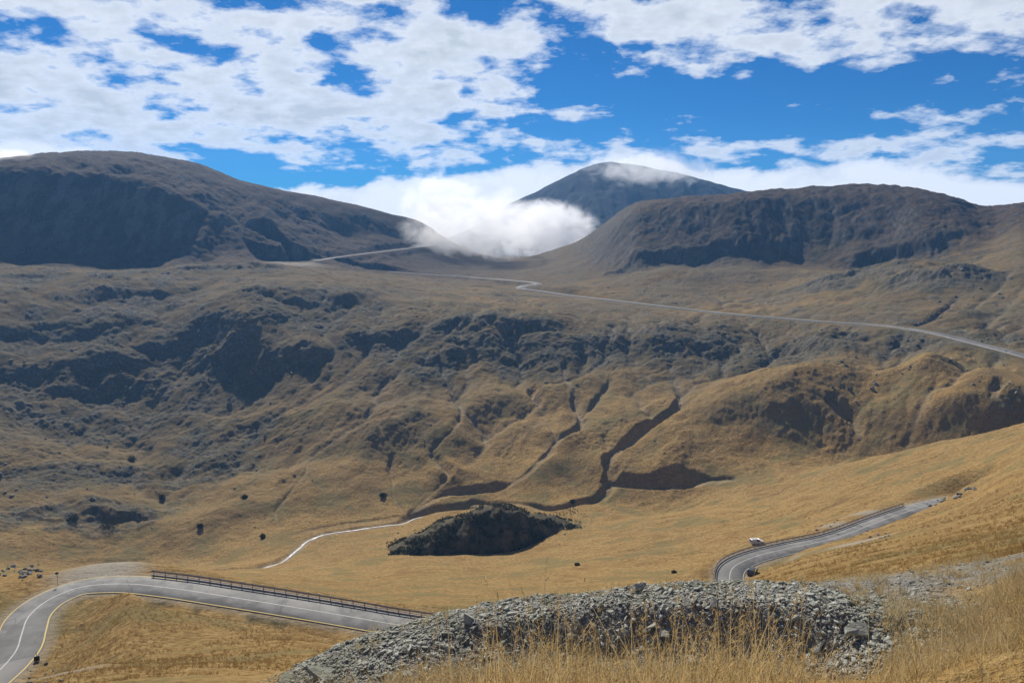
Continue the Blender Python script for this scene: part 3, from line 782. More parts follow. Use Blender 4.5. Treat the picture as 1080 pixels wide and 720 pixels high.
# ------------------------------------------------------------------ guardrails
M_STEEL = mat_simple('weathered_galvanised_steel', (.30, .26, .245), (.42, .38, .36), 2.5, .62, .4, .1, .01, metal=.35)
M_CONC = mat_simple('kerb_concrete', (.20, .185, .165), (.32, .30, .27), 2.0, .9, .15, .3, .02)
def guardrail(P, side, off, label, top=.95, spacing=2.0, cap=98):
    root = empty('guardrail', (float(P[0, 0]), float(P[0, 1]), float(P[0, 2])))
    tag(root, label, 'guardrail', 'guardrails along the lower road')
    base = P[0].copy()
    Q = P - base
    sgn = side
    def strip(z0, z1, t0, t1, name, mat):
        V, Fq = ribbon(Q, [sgn * (off + t0), sgn * (off + t1), sgn * (off + t1), sgn * (off + t0), sgn * (off + t0)], [z0, z0, z1, z1, z0])
        return mesh_np(name, V, Fq, mat, root)
    # W-beam: two ridges and a valley
    zc = [top - .31, top - .27, top - .2, top - .155, top - .11, top - .04, top]
    oc = [off + .0, off - .08, off - .08, off + .0, off - .08, off - .08, off]
    V1, F1 = ribbon(Q, [sgn * x for x in oc], zc); V2, F2 = ribbon(Q, [sgn * (x + .012) for x in oc], zc)
    mesh_np('rail', np.vstack([V1, V2]), np.vstack([F1, F2[:, ::-1] + len(V1)]), M_STEEL, root)
    strip(.30, .40, .0, .06, 'lower_rail', M_STEEL)
    strip(-.25, .16, -.16, .16, 'kerb', M_CONC)
    L = np.concatenate([[0], np.cumsum(np.linalg.norm(np.diff(Q[:, :2], axis=0), axis=1))])
    n = min(cap, int(L[-1] / spacing) + 1)
    T = np.gradient(Q[:, :2], axis=0); T /= np.linalg.norm(T, axis=1)[:, None]
    bm = bmesh.new(); bm_box(bm, (0, 0, top / 2 + .0), (.10, .13, top + .3)); bm_box(bm, (0, -.0, top - .18), (.09, .22, .16))
    first = None
    for s in np.linspace(.3, L[-1] - .3, n):
        x, y, z = [np.interp(s, L, Q[:, q]) for q in range(3)]; tx, ty = np.interp(s, L, T[:, 0]), np.interp(s, L, T[:, 1])
        if first is None:
            first = bm_obj('post', bm, M_STEEL, root); o = first
        else:
            o = first.copy(); COL.objects.link(o); o.parent = root
        o.location = (x - ty * sgn * (off + .12), y + tx * sgn * (off + .12), z); o.rotation_euler = (0, 0, math.atan2(ty, tx))
    return root
def cut(P, ua, ub, key=None):
    U = 540 + F * P[:, 0] / (P[:, 1] * CP - P[:, 2] * SP)
    m = np.where((U >= ua) & (U <= ub))[0]; return P[m[0]:m[-1] + 1]
iL = int(np.argmin(np.hypot(*(RL[:, :2] - at_z(146, 617, -60.3)[:2]).T)))
sideL = -camera_side(RL)[min(iL + 10, len(RL) - 3)]
guardrail(RL[iL:], sideL, 3.65, 'weathered steel guardrail along the outer edge of the left-hand hairpin road')
sideR = None
T_ = np.gradient(RRD[:, :2], axis=0); q_ = len(RRD) // 2
sideR = -camera_side(RRD)[q_]
guardrail(RRD[4:-12], sideR, 3.65, 'weathered steel guardrail curving along the outer edge of the right-hand road')

# ------------------------------------------------------------------ cars
M_TYRE = mat_simple('tyre_rubber', (.02, .02, .02), (.035, .035, .035), 20, .9, .2)
M_RIM = mat_simple('wheel_alloy', (.35, .35, .36), (.45, .45, .46), 10, .4, .5, .05, .01, metal=.8)
def mat_glass():
    t = NT('car_glass'); p = t.pos(); f = t.noise(p, 3., 2); c = t.mix(f, (.02, .025, .03), (.035, .04, .045)); t.bsdf(c, .08, .6); return t.m
M_GLASS = mat_glass()
def mat_car(name, col):
    t = NT(name); p = t.pos(); f = t.noise(p, 4., 5); c = t.mix(t.ramp(f, [(.3, 0.), (.9, .35)]), col, (.3, .27, .22))
    b = t.bsdf(c, .35, .5, None); return t.m
M_LAMP = mat_simple('headlamp_plastic', (.6, .6, .58), (.7, .7, .68), 9, .2, .5, .02, .01); M_TAIL = mat_simple('tail_lamp_plastic', (.35, .02, .02), (.45, .04, .03), 9, .3, .5, .02, .01)
def car(loc, heading, paint, label, van=False, L=4.4, Wd=1.78, H=1.5):
    root = empty('parked_van' if van else 'parked_car', loc, heading); tag(root, label, 'van' if van else 'car')
    hw = Wd / 2
    # side profile (x along the length, front at +x): body below the belt line
    if van:
        prof = [(-L/2, .35), (-L/2, .95), (-L/2 + .03, 1.0), (L/2 - 1.05, 1.0), (L/2 - .12, .92), (L/2, .72), (L/2, .32), (-L/2 + .1, .25)]
        roof = [(-L/2 + .04, 1.0), (-L/2 + .12, H - .08), (-L/2 + .3, H), (L/2 - 1.75, H), (L/2 - 1.5, H - .07), (L/2 - .95, 1.0)]
    else:
        prof = [(-L/2, .40), (-L/2 + .02, .82), (-L/2 + .12, .95), (L/2 - 1.35, .97), (L/2 - .2, .82), (L/2 - .02, .68), (L/2, .38), (L/2 - .2, .22), (-L/2 + .2, .24)]
        roof = [(-L/2 + .12, .95), (-L/2 + .45, H - .06), (-L/2 + .8, H), (L/2 - 2.05, H), (L/2 - 1.8, H - .05), (L/2 - 1.15, .96)]
    def extr(pts, w0, w1, name, mat, parent=root, bev=.05):
        bm = bmesh.new(); n = len(pts)
        zmax = max(z for _, z in pts); zmin = min(z for _, z in pts)
        def ww(z): return w0 + (w1 - w0) * (z - zmin) / (zmax - zmin)
        a = [bm.verts.new((x, -ww(z), z)) for x, z in pts]; b = [bm.verts.new((x, ww(z), z)) for x, z in pts]
        bm.faces.new(a); bm.faces.new(b[::-1])
        for i in range(n): bm.faces.new((a[i], b[i], b[(i+1) % n], a[(i+1) % n])[::-1])
        bmesh.ops.recalc_face_normals(bm, faces=bm.faces)
        bmesh.ops.bevel(bm, geom=list(bm.edges), offset=bev, segments=2, affect='EDGES', profile=.7)
        return bm_obj(name, bm, mat, parent, True)
    extr(prof, hw, hw, 'body', paint); extr(roof, hw - .02, hw - .18, 'cabin', paint)
    # panes standing a little proud of the cabin
    def pane(pts, off, name='window'):
        bm = bmesh.new(); vs = [bm.verts.new(p) for p in pts]; f = bm.faces.new(vs); bm.normal_update()
        r = bmesh.ops.extrude_face_region(bm, geom=[f]); nv = [g for g in r['geom'] if isinstance(g, bmesh.types.BMVert)]
        bmesh.ops.translate(bm, verts=nv, vec=Vector(off)); bmesh.ops.recalc_face_normals(bm, faces=bm.faces)
        return bm_obj(name, bm, M_GLASS, root)
    zb, zt = 1.03, H - .13
    wa = lambda z: hw - .02 - .16 * (z - .96) / (H - .96)
    for s in (-1, 1):
        xs = [(-L/2 + .62, -L/2 + .82, -.28, -.28), (-.18, -.18, L/2 - 2.15, L/2 - 1.6)] if not van else [(L/2 - 2.3, L/2 - 2.3, L/2 - 1.85, L/2 - 1.35)]
        for (xa, xb, xc_, xd) in xs:
            pane([(xa, s * (wa(zb) - .005), zb), (xb, s * (wa(zt) - .005), zt), (xc_, s * (wa(zt) - .005), zt), (xd, s * (wa(zb) - .005), zb)], (0, s * .02, 0))
    fx0, fx1 = (L/2 - 1.1, L/2 - 1.5) if van else (L/2 - 1.25, L/2 - 1.78)
    pane([(fx0 + .02, -hw + .2, zb), (fx0 + .02, hw - .2, zb), (fx1 + .05, hw - .28, zt), (fx1 + .05, -hw + .28, zt)], (.05, 0, .03), 'windscreen')
    rx0, rx1 = (-L/2 + .05, -L/2 + .12) if van else (-L/2 + .18, -L/2 + .42)
    pane([(rx0, -hw + .22, zb), (rx0, hw - .22, zb), (rx1, hw - .3, zt), (rx1, -hw + .3, zt)], (-.05, 0, .03), 'rear_window')
    for s in (-1, 1):
        for nm, x, m in (('headlight', L/2 - .03, M_LAMP), ('tail_light', -L/2 + .02, M_TAIL)):
            bm = bmesh.new(); vs = bm_box(bm, (x, s * (hw - .28), .74), (.1, .36, .15)); bmesh.ops.bevel(bm, geom=list(bm.edges), offset=.02, segments=1, affect='EDGES'); bm_obj(nm, bm, m, root)
        bm = bmesh.new(); bm_box(bm, (L/2 - 1.45, s * (hw + .08), 1.04), (.12, .2, .14)); bmesh.ops.bevel(bm, geom=list(bm.edges), offset=.03, segments=1, affect='EDGES'); bm_obj('mirror', bm, paint, root)
        for x in (-L/2 + .78, L/2 - .85):
            bm = bmesh.new(); bmesh.ops.create_cone(bm, cap_ends=True, segments=20, radius1=.32, radius2=.32, depth=.22, matrix=Matrix.Translation((x, s * (hw - .1), .32)) @ Matrix.Rotation(R(90), 4, 'X'))
            bmesh.ops.bevel(bm, geom=[e for e in bm.edges if len(e.link_faces) == 2 and e.calc_face_angle() > 1], offset=.04, segments=2, affect='EDGES')
            wl = bm_obj('wheel', bm, M_TYRE, root)
            bm = bmesh.new(); bmesh.ops.create_cone(bm, cap_ends=True, segments=16, radius1=.2, radius2=.17, depth=.03, matrix=Matrix.Translation((x, s * (hw + .02), .32)) @ Matrix.Rotation(R(-90 * s), 4, 'X'))
            bm_obj('rim', bm, M_RIM, wl)
    return root
# the white van parked on the outer verge, the dark car on the inner edge of the right-hand road
x, y, z = hit(798, 573.5, rmin=150)
car((x, y, float(sample(np.array([x]), np.array([y]))[0]) + .02), R(12), mat_car('white_paint', (.55, .55, .54)), 'white van parked beyond the guardrail beside the right-hand road', True, 3.9, 1.6, 1.6)
p_ = at_z(793.5, 604.5, -85.0)
car((float(p_[0]), float(p_[1]), -85.0 + .05), R(58), mat_car('dark_grey_paint', (.05, .055, .06)), 'dark grey car stopped on the inner edge of the right-hand road', False, 4.2, 1.75, 1.52)

# ------------------------------------------------------------------ roadside signs
M_DARK = mat_simple('dark_painted_metal', (.03, .028, .025), (.05, .047, .042), 6, .6, .3, .1, .01)
def ground_at(x, y): return float(sample(np.array([float(x)]), np.array([float(y)]))[0])
p_ = at_z(61, 617, -60.6)
x, y, z = hit(61, 616.5, rmin=90)
r_ = empty('road_sign', (x, y, z), math.atan2(-x, y)); tag(r_, 'small dark sign on a thin post outside the hairpin bend', 'road sign')
bm = bmesh.new(); bmesh.ops.create_cone(bm, cap_ends=True, segments=10, radius1=.035, radius2=.035, depth=2.6, matrix=Matrix.Translation((0, 0, 1.1))); bm_obj('post', bm, M_DARK, r_)
bm = bmesh.new(); bm_box(bm, (0, -.07, 2.1), (.5, .04, .34)); bmesh.ops.bevel(bm, geom=list(bm.edges), offset=.015, segments=1, affect='EDGES'); bm_obj('panel', bm, M_DARK, r_)
x, y, z = hit(39, 697, rmin=60)
r_ = empty('marker_post', (x, y, z), math.atan2(-x, y)); tag(r_, 'short dark square marker with a thin rod on the inner edge of the hairpin', 'marker')
bm = bmesh.new(); bm_box(bm, (0, 0, .42), (.68, .2, .7)); bmesh.ops.bevel(bm, geom=list(bm.edges), offset=.03, segments=2, affect='EDGES'); bm_obj('panel', bm, M_DARK, r_)
bm = bmesh.new(); bmesh.ops.create_cone(bm, cap_ends=True, segments=8, radius1=.04, radius2=.03, depth=1.6, matrix=Matrix.Translation((0, .13, .6))); bm_obj('rod', bm, M_DARK, r_)

# ------------------------------------------------------------------ rocks
def hash3(p, seed):
    return perlin(p[:, 0] + .7 * p[:, 2], p[:, 1] - .6 * p[:, 2], seed)
def rock_mesh(name, seed, sub=2, sx=1., sy=.8, sz=.7, facet=.5):
    rg = np.random.default_rng(seed)
    bm = bmesh.new(); bmesh.ops.create_icosphere(bm, subdivisions=sub, radius=1)
    P = np.array([v.co[:] for v in bm.verts])
    # cut by random planes to get broken faces
    for _ in range(9):
        n = rg.normal(size=3); n /= np.linalg.norm(n); d = rg.uniform(.5, .85)
        s = P @ n - d; P = P - np.clip(s, 0, None)[:, None] * n * .95
    P = P * (1 + facet * .18 * hash3(P * 2.2 + seed, seed)[:, None] + .06 * hash3(P * 6 + seed, seed + 1)[:, None])
    P *= np.array([sx, sy, sz])
    for v, q in zip(bm.verts, P): v.co = q
    me = bpy.data.meshes.new(name); bm.normal_update(); bm.to_mesh(me); bm.free()
    return me

def mat_rock(name, lo, hi, scale, lich=(.33, .32, .27)):
    t = NT(name); p = t.pos(); f = t.noise(p, scale, 6, .65); g = t.noise(p, scale * 6, 5, .7)
    c = t.mix(t.ramp(f, [(.3, 0.), (.7, 1.)]), lo, hi); c = t.mix(t.ramp(g, [(.55, 0.), (.75, .7)]), c, lich); c = t.mix(t.ramp(g, [(.28, .7), (.42, 0.)]), c, (.05, .047, .04))
    big = t.noise(p, scale * .28, 4, .6); c = t.mix(t.ramp(big, [(.38, .65), (.56, 0.)]), c, tuple(q * k for q, k in zip(lo, (.6, .62, .5))))
    t.bsdf(c, .92, .12, g, .8, .25 / scale); return t.m
M_BOULD = mat_rock('grey_boulder_stone', (.20, .19, .17), (.36, .345, .31), .8)
M_DKROCK = mat_rock('dark_lichened_rock', (.075, .062, .038), (.14, .115, .07), .5, (.21, .18, .12))
ROCKS = []
for k in range(6):
    me = rock_mesh('boulder', 40 + k, 3, random.uniform(.9, 1.2), random.uniform(.7, 1.), random.uniform(.55, .8)); me.materials.append(M_BOULD); ROCKS.append(me)
def put_rock(x, y, s, label, group, sink=.25, mesh=None):
    o = bpy.data.objects.new('boulder', mesh or random.choice(ROCKS)); COL.objects.link(o)
    o.location = (x, y, ground_at(x, y) + s * .5 * (1 - 2 * sink)); o.rotation_euler = (random.uniform(-.3, .3), random.uniform(-.3, .3), random.uniform(0, 6.28))
    o.scale = (s, s, s); tag(o, label, 'boulder', group); return o
def scatter_rocks(poly, n, smin, smax, label, group):
    us = [p[0] for p in poly]; vs = [p[1] for p in poly]
    c = 0
    while c < n:
        u = random.uniform(min(us), max(us)); v = random.uniform(min(vs), max(vs))
        x, y, z = hit(u, v, rmin=280)
        put_rock(x, y, smin + (smax - smin) * random.random() ** 2.2, label, group); c += 1
scatter_rocks([(0, 430), (330, 560)], 48, .5, 1.5, 'grey boulder strewn over the stony brown slope at the left of the valley', 'boulders on the left valley slope')
scatter_rocks([(0, 380), (330, 425)], 34, .8, 2., 'grey boulder in the blocky scree under the dark left-hand cliffs', 'boulders in the scree below the left cliffs')
scatter_rocks([(860, 345), (1080, 425)], 56, .6, 1.7, 'grey boulder on the grassy hillside below the mountain road at the right', 'boulders on the right hillside below the road')
scatter_rocks([(930, 270), (1080, 335)], 28, .7, 1.7, 'grey boulder on the hillside above the mountain road at the far right', 'boulders on the right hillside above the road')
scatter_rocks([(640, 300), (860, 320)], 10, .8, 1.6, 'grey boulder on the pale saddle behind the long straight of the mountain road', 'boulders behind the mountain road')
scatter_rocks([(430, 420), (720, 470)], 26, .4, 1., 'small stone on the golden aprons in the middle of the valley side', 'stones on the middle aprons')
# the cluster on the left edge past the hairpin
lab = ['large pale boulder of the rock cluster beyond the hairpin at the left edge', 'dark broad boulder leaning in the rock cluster beyond the hairpin', 'squat grey boulder at the foot of the rock cluster beyond the hairpin']
for (u, v, s, l) in [(34, 597, 1.1, lab[0]), (14, 598, 1.5, lab[1]), (24, 605, .8, lab[2])]:
    x, y, z = hit(u, v, rmin=110); put_rock(x, y, s, l, None)
for _ in range(30):
    x, y, z = hit(random.uniform(-5, 46), random.uniform(594, 612), rmin=110); put_rock(x, y, random.uniform(.2, .7), 'small grey rock among the cluster beyond the hairpin at the left edge', 'small rocks of the cluster beyond the hairpin')
x, y, z = hit(49, 700, rmin=60); put_rock(x, y, .42, 'pale rounded boulder on the verge just inside the hairpin, right of the dark marker', None)
for _ in range(12):
    x, y, z = hit(random.uniform(28, 66), random.uniform(704, 722), rmin=60); put_rock(x, y, random.uniform(.1, .25), 'small pale stone on the verge below the dark marker inside the hairpin', 'stones on the verge inside the hairpin')
# rubble where the right-hand road ends behind the slope
for k in range(26):
    f = random.random(); x, y, z = hit(978 + 50 * f + random.uniform(-5, 5), 533 - 18 * f + random.uniform(-2, 3), rmin=150); put_rock(x, y, random.uniform(.3, .9), 'pale rock of the rubble bank at the far end of the right-hand road', 'rocks of the rubble bank by the right-hand road')
for k in range(14):
    x, y, z = hit(random.uniform(905, 940), random.uniform(560, 580), rmin=150); put_rock(x, y, random.uniform(.2, .5), 'pale stone on the gravel inside the bend of the right-hand road', 'stones inside the right-hand bend')
for k in range(24):
    x, y, z = hit(random.uniform(845, 905), random.uniform(546, 566), rmin=150); put_rock(x, y, random.uniform(.2, .5), 'pale stone on the gravel bank outside the right-hand guardrail', 'stones outside the right-hand guardrail')

# ------------------------------------------------------------------ leaf clumps for shrubs and heath
def leaf_cloud(P, size, rg, up=.3):
    """one small bent leaf (two triangles) at each point"""
    n = len(P)
    d1 = rg.normal(size=(n, 3)); d1[:, 2] += up; d1 /= np.linalg.norm(d1, axis=1)[:, None]
    d2 = np.cross(d1, rg.normal(size=(n, 3))); d2 /= np.linalg.norm(d2, axis=1)[:, None] + 1e-9
    s = size * rg.uniform(.6, 1.4, n)[:, None]
    V = np.stack([P - d1 * s * .5, P + d2 * s * .35, P + d1 * s * .6, P - d2 * s * .35], 1).reshape(-1, 3)
    return V, np.arange(4 * n).reshape(n, 4)
def mat_leaf(name, a, b, scale, tr=.25):
    t = NT(name); p = t.pos(); f = t.noise(p, scale, 3, .6); c = t.mix(t.ramp(f, [(.35, 0.), (.65, 1.)]), a, b)
    d = t.n('ShaderNodeBsdfDiffuse'); t.l(c, d.inputs[0]); q = t.n('ShaderNodeBsdfTranslucent'); t.l(c, q.inputs[0])
    m = t.n('ShaderNodeMixShader'); m.inputs[0].default_value = tr; t.l(d.outputs[0], m.inputs[1]); t.l(q.outputs[0], m.inputs[2]); t.l(m.outputs[0], t.out.inputs['Surface']); return t.m
M_JUN = mat_leaf('juniper_needles', (.022, .027, .012), (.11, .10, .048), .55, .12)
M_HEATH = mat_leaf('heath_leaves', (.035, .038, .018), (.075, .065, .032), .4, .15)
M_BARK = mat_simple('bark', (.06, .045, .03), (.10, .08, .055), 8, .95, .1)
def shrub(u, v, w_, h, label, rmin=300):
    x, y, z = hit(u, v, rmin=rmin); root = empty('juniper_shrub', (x, y, z - .1)); tag(root, label, 'shrub')
    rg = np.random.default_rng(int(u * 7 + v)); n = 1100
    d = rg.normal(size=(n, 3)); d /= np.linalg.norm(d, axis=1)[:, None]; rr = rg.uniform(.55, 1.0, n)[:, None]
    lump = 1 + .6 * hash3(d * 1.4 + u, 3)[:, None] + .3 * hash3(d * 3.5 + u, 4)[:, None]
    P = d * rr * lump * np.array([w_ / 2, w_ / 2, h / 2]); P[:, 2] += h * .42; P = P[P[:, 2] > 0]
    V, Fq = leaf_cloud(P, .38, rg); mesh_np('foliage', V, Fq, M_JUN, root)
    bm = bmesh.new()
    for k in range(6):
        a = k * 1.05; M = Matrix.Rotation(a, 4, 'Z') @ Matrix.Rotation(.6, 4, 'Y')
        bmesh.ops.create_cone(bm, cap_ends=True, segments=6, radius1=.09, radius2=.03, depth=h * .8, matrix=M @ Matrix.Translation((0, 0, h * .35)))
    bm_obj('stem', bm, M_BARK, root)
shrub(139, 486, 5.2, 3.4, 'lone dark juniper shrub on the brown slope above the hairpin, left')
shrub(211, 556, 3.2, 2.3, 'dark rounded juniper at the edge of the left golden rib, above the guardrail')
shrub(258, 525, 3.2, 1.9, 'dark juniper by the small gully, right of the left stony slope')
shrub(404, 523, 3.4, 2.2, 'dark flat juniper on the apron above the stream bend')
shrub(277, 567, 2.6, 2.2, 'small dark juniper on the bank just above the pale stream')
shrub(604, 530, 2.8, 2.0, 'small dark juniper right of the rocky outcrop, by the creek')
shrub(115, 556, 9.0, 4.5, 'broad dark juniper thicket at the foot of the left stony slope, largest one')
shrub(78, 549, 6.0, 3.6, 'dark juniper thicket just left of the broad one on the stony slope')
shrub(171, 526, 3.0, 3.0, 'dark juniper in the stony gully of the left slope')
shrub(711, 604, 1.3, .8, 'tiny dark bush on the meadow between the outcrop and the right-hand road', 120)
shrub(609, 596, 1.6, 1.0, 'small dark bush on the meadow below the right end of the outcrop', 120)

# ------------------------------------------------------------------ the dark outcrop in the meadow
def outcrop():
    u0, u1 = 410, 602
    crest = [(410, 583), (425, 576), (445, 567), (465, 555), (485, 549), (505, 541), (525, 538), (545, 541), (560, 547), (578, 549), (595, 553), (612, 557)]
    base = [(410, 585), (440, 585.5), (480, 584.5), (520, 583.5), (540, 581), (560, 574), (580, 565), (600, 558), (612, 557)]
    D = 292.
    n, m = 150, 60
    az_c = []; S = []
    U = np.linspace(410, 612, n)
    cv = pchip([c[0] for c in crest], [c[1] for c in crest], U); bv = pchip([c[0] for c in base], [c[1] for c in base], U)
    V = np.zeros((n, m, 3))
    org = at(508, 580, D)
    for i in range(n):
        x, y, z = hit(U[i], bv[i], rmin=200)
        rb = math.hypot(x, y)
        top = at(U[i], cv[i], rb + 10 * math.sin(math.pi * i / (n - 1)) ** .5 + 1)
        rt = math.hypot(top[0], top[1]); a = math.atan2(top[0], top[1])
        for j in range(m):
            t = j / (m - 1)
            if t < .5:
                q = t / .5; rr = rb + (rt - rb) * q ** 1.5; zz = z - .6 + (top[2] - z + .6) * (q ** .8)
            else:
                q = (t - .5) / .5; rr = rt + 30 * q; zz = top[2] - q * q * 10 - 2.5 * q
            V[i, j] = (rr * math.sin(a), rr * math.cos(a), zz)
    P = V.reshape(-1, 3)
    tt = np.tile(np.sin(np.linspace(0, np.pi, m)), n)
    P[:, 2] += tt * (2.4 * fbm(P[:, 0], P[:, 1] * 1.0, 9, 4, .6, seed=201) + .3 * fbm(P[:, 0], P[:, 2], 3, 3, seed=203))
    P[:, 1] += tt * 3.0 * fbm(P[:, 0], P[:, 2] * 1.3, 7, 4, .6, seed=202, ridged=True)
    ix = np.arange(n * m).reshape(n, m); Fq = np.stack([ix[:-1, :-1], ix[1:, :-1], ix[1:, 1:], ix[:-1, 1:]], -1).reshape(-1, 4)
    root = empty('rocky_outcrop', tuple(float(q) for q in org)); tag(root, 'long dark rocky outcrop overgrown with juniper, rising from the golden meadow', 'outcrop')
    o = mesh_np('rock', P - org, Fq[:, ::-1], M_DKROCK, root)
    rg = np.random.default_rng(5); pick = rg.integers(0, len(P), 30000); Q = P[pick] + rg.normal(size=(30000, 3)) * np.array([.4, .5, .4])
    Q = np.vstack([Q, Q[:4000] + rg.normal(size=(4000, 3)) * np.array([1.0, .8, .05])]); gq = sample(Q[:, 0], Q[:, 1]); Q[:, 2] = np.where(np.arange(len(Q)) >= 30000, gq + rg.uniform(0, .4, len(Q)), Q[:, 2])
    keep = fbm(Q[:, 0], Q[:, 1] + Q[:, 2], 8, 3, seed=210) > -.02
    Vl, Fl = leaf_cloud(Q[keep] - org, .75, rg); f = mesh_np('juniper_cover', Vl, Fl, M_JUN, root)
outcrop()
for k in range(14):
    x, y, z = hit(random.uniform(405, 640), random.uniform(562, 590), rmin=200); put_rock(x, y, random.uniform(.3, .9), 'lone stone lying on the meadow around the foot of the dark outcrop', 'stones around the foot of the outcrop')

# ------------------------------------------------------------------ slates of the spoil bank
M_SLATE = mat_rock('broken_slate', (.38, .385, .33), (.57, .575, .50), 3.0, (.66, .66, .58))
def slab_arr(seed):
    rg = np.random.default_rng(seed); n = rg.integers(5, 8); a = np.sort(rg.uniform(0, 2 * np.pi, n) * .35 + np.linspace(0, 2 * np.pi, n, endpoint=False)); r = rg.uniform(.7, 1.05, n)
    asp = rg.uniform(.5, .85); th = rg.uniform(.06, .17)
    x = np.cos(a) * r * .5; y = np.sin(a) * r * .5 * asp
    top = np.stack([x * .92, y * .92, th / 2 + rg.uniform(-.03, .03, n)], 1); bot = np.stack([x, y, -th / 2 + rg.uniform(-.03, .03, n)], 1)
    V = np.vstack([top, bot, [[0, 0, th / 2 + .02]], [[0, 0, -th / 2]]])
    T = []
    for i in range(n):
        j = (i + 1) % n
        T += [(i, j, 2 * n), (j + n, i + n, 2 * n + 1), (i, i + n, j + n), (i, j + n, j)]
    return V, np.array(T)
SLABS = [slab_arr(300 + k) for k in range(14)]
SLAB_ME = []
for V, T in SLABS:
    me = bpy.data.meshes.new('slate_stone'); me.from_pydata([tuple(v) for v in V], [], [tuple(int(q) for q in t) for t in T]); me.materials.append(M_SLATE); SLAB_ME.append(me)
rg = np.random.default_rng(21)
def rot_mats(n, tilt, rg, nrm):
    """random rotations: z axis near nrm tilted by up to tilt"""
    z = nrm + rg.normal(size=(n, 3)) * tilt; z /= np.linalg.norm(z, axis=1)[:, None]
    h = rg.normal(size=(n, 3)); xx = np.cross(h, z); xx /= np.linalg.norm(xx, axis=1)[:, None]; yy = np.cross(z, xx)
    return np.stack([xx, yy, z], 2)
def normals_at(x, y, e=.12):
    dx = (sample(x + e, y) - sample(x - e, y)) / (2 * e); dy_ = (sample(x, y + e) - sample(x, y - e)) / (2 * e)
    nn = np.stack([-dx, -dy_, np.ones_like(dx)], 1); return nn / np.linalg.norm(nn, axis=1)[:, None]
def bank_points(n):
    u = rg.uniform(225, 1080, n * 3); r = rg.uniform(8.35, 18.5, n * 3) ** 1.0
    r = np.where(rg.random(n * 3) < .8, rg.uniform(8.35, 11.8, n * 3), r)
    a = np.arctan2((u - 540) / F, .97); x, y = r * np.sin(a), r * np.cos(a)
    m = sample(x, y, MSCREE); k = rg.random(n * 3) < m * .97 + .01
    return x[k][:n], y[k][:n], r[k][:n]
x, y, r = bank_points(32000)
s = .022 + .10 * rg.random(len(x)) ** 8 + .034 * rg.random(len(x))
nn = normals_at(x, y); Rm = rot_mats(len(x), .34, rg, nn); z = sample(x, y) + s * .04 * nn[:, 2] + rg.uniform(-.012, .012, len(x))
VV, TT, off = [], [], 0
wh = rg.integers(0, len(SLABS), len(x))
for k in range(len(SLABS)):
    i = np.where(wh == k)[0]; V, T = SLABS[k]
    W = np.einsum('nij,vj->nvi', Rm[i], V) * s[i][:, None, None] + np.stack([x[i], y[i], z[i]], 1)[:, None, :]
    VV.append(W.reshape(-1, 3)); TT.append((T[None] + (off + np.arange(len(i)) * len(V))[:, None, None]).reshape(-1, 3)); off += len(i) * len(V)
o = mesh_np('slate_scree', np.vstack(VV), np.vstack(TT), M_SLATE); tag(o, 'small broken grey slate chips covering the foreground spoil bank', 'scree', None, 'stuff')
# the biggest slabs, one object each
x, y, r = bank_points(286); nn = normals_at(x, y); Rm = rot_mats(len(x), .26, rg, nn)
for i in range(len(x)):
    s = .085 + .15 * rg.random() ** 2.5
    o = bpy.data.objects.new('slate_stone', SLAB_ME[int(rg.integers(0, len(SLAB_ME)))]); COL.objects.link(o)
    M = Matrix([list(map(float, Rm[i][q])) for q in range(3)]).to_4x4()
    o.matrix_world = Matrix.Translation((x[i], y[i], ground_at(x[i], y[i]) + .02)) @ M @ Matrix.Diagonal((s, s, s, 1))
    tag(o, 'grey slate slab lying loose among the chips of the foreground spoil bank', 'slate slab', 'loose slabs on the foreground spoil bank')
# a few that stand out
for (u, v, s, tilt, l) in [(675, 621, .22, .75, 'pale pointed slab standing on the bank crest, left of the right-hand road'), (492, 657, .30, 1.2, 'dark upright block leaning out of the left part of the spoil bank'),
                           (340, 712, .55, .1, 'broad flat pale slab at the low left end of the spoil bank'), (300, 718, .40, .15, 'flat pale slab furthest left at the foot of the spoil bank'), (568, 641, .22, .4, 'pale slab catching light on the edge of the bank, left of centre'),
                           (905, 668, .34, .5, 'large tilted grey slab at the right foot of the broken slate slope')]:
    x, y, z = hit(u, v, rmin=8.3)
    if math.hypot(x, y) > 20: x, y, z = at(u, v, 11.0); z = ground_at(x, y)
    o = bpy.data.objects.new('slate_stone', random.choice(SLAB_ME)); COL.objects.link(o); o.location = (x, y, z + .01 + .2 * s * math.sin(tilt)); o.scale = (s, s, s * .9); o.rotation_euler = (tilt, .15, random.uniform(-.5, .5)); tag(o, l, 'slate slab')

# ------------------------------------------------------------------ dry grass
def mat_grass(name, a, b, c, tr=.4):
    t = NT(name); p = t.pos(); f = t.noise(p, 3.1, 3, .6); g = t.noise(p, 40., 2, .6)
    col = t.mix(t.ramp(f, [(.35, 0.), (.65, 1.)]), a, b); col = t.mix(t.ramp(g, [(.45, 0.), (.7, .7)]), col, c)
    d = t.n('ShaderNodeBsdfDiffuse'); t.l(col, d.inputs[0]); q = t.n('ShaderNodeBsdfTranslucent'); t.l(col, q.inputs[0])
    m = t.n('ShaderNodeMixShader'); m.inputs[0].default_value = tr; t.l(d.outputs[0], m.inputs[1]); t.l(q.outputs[0], m.inputs[2]); t.l(m.outputs[0], t.out.inputs['Surface']); return t.m
M_DRY = mat_grass('dry_grass', (.56, .39, .15), (.68, .54, .29), (.30, .19, .07))
M_STRAW = mat_grass('straw_clumps', (.46, .34, .16), (.58, .48, .28), (.22, .15, .075), .45)
M_TUFT = mat_grass('meadow_tufts', (.33, .20, .065), (.42, .28, .11), (.17, .115, .045), .3)
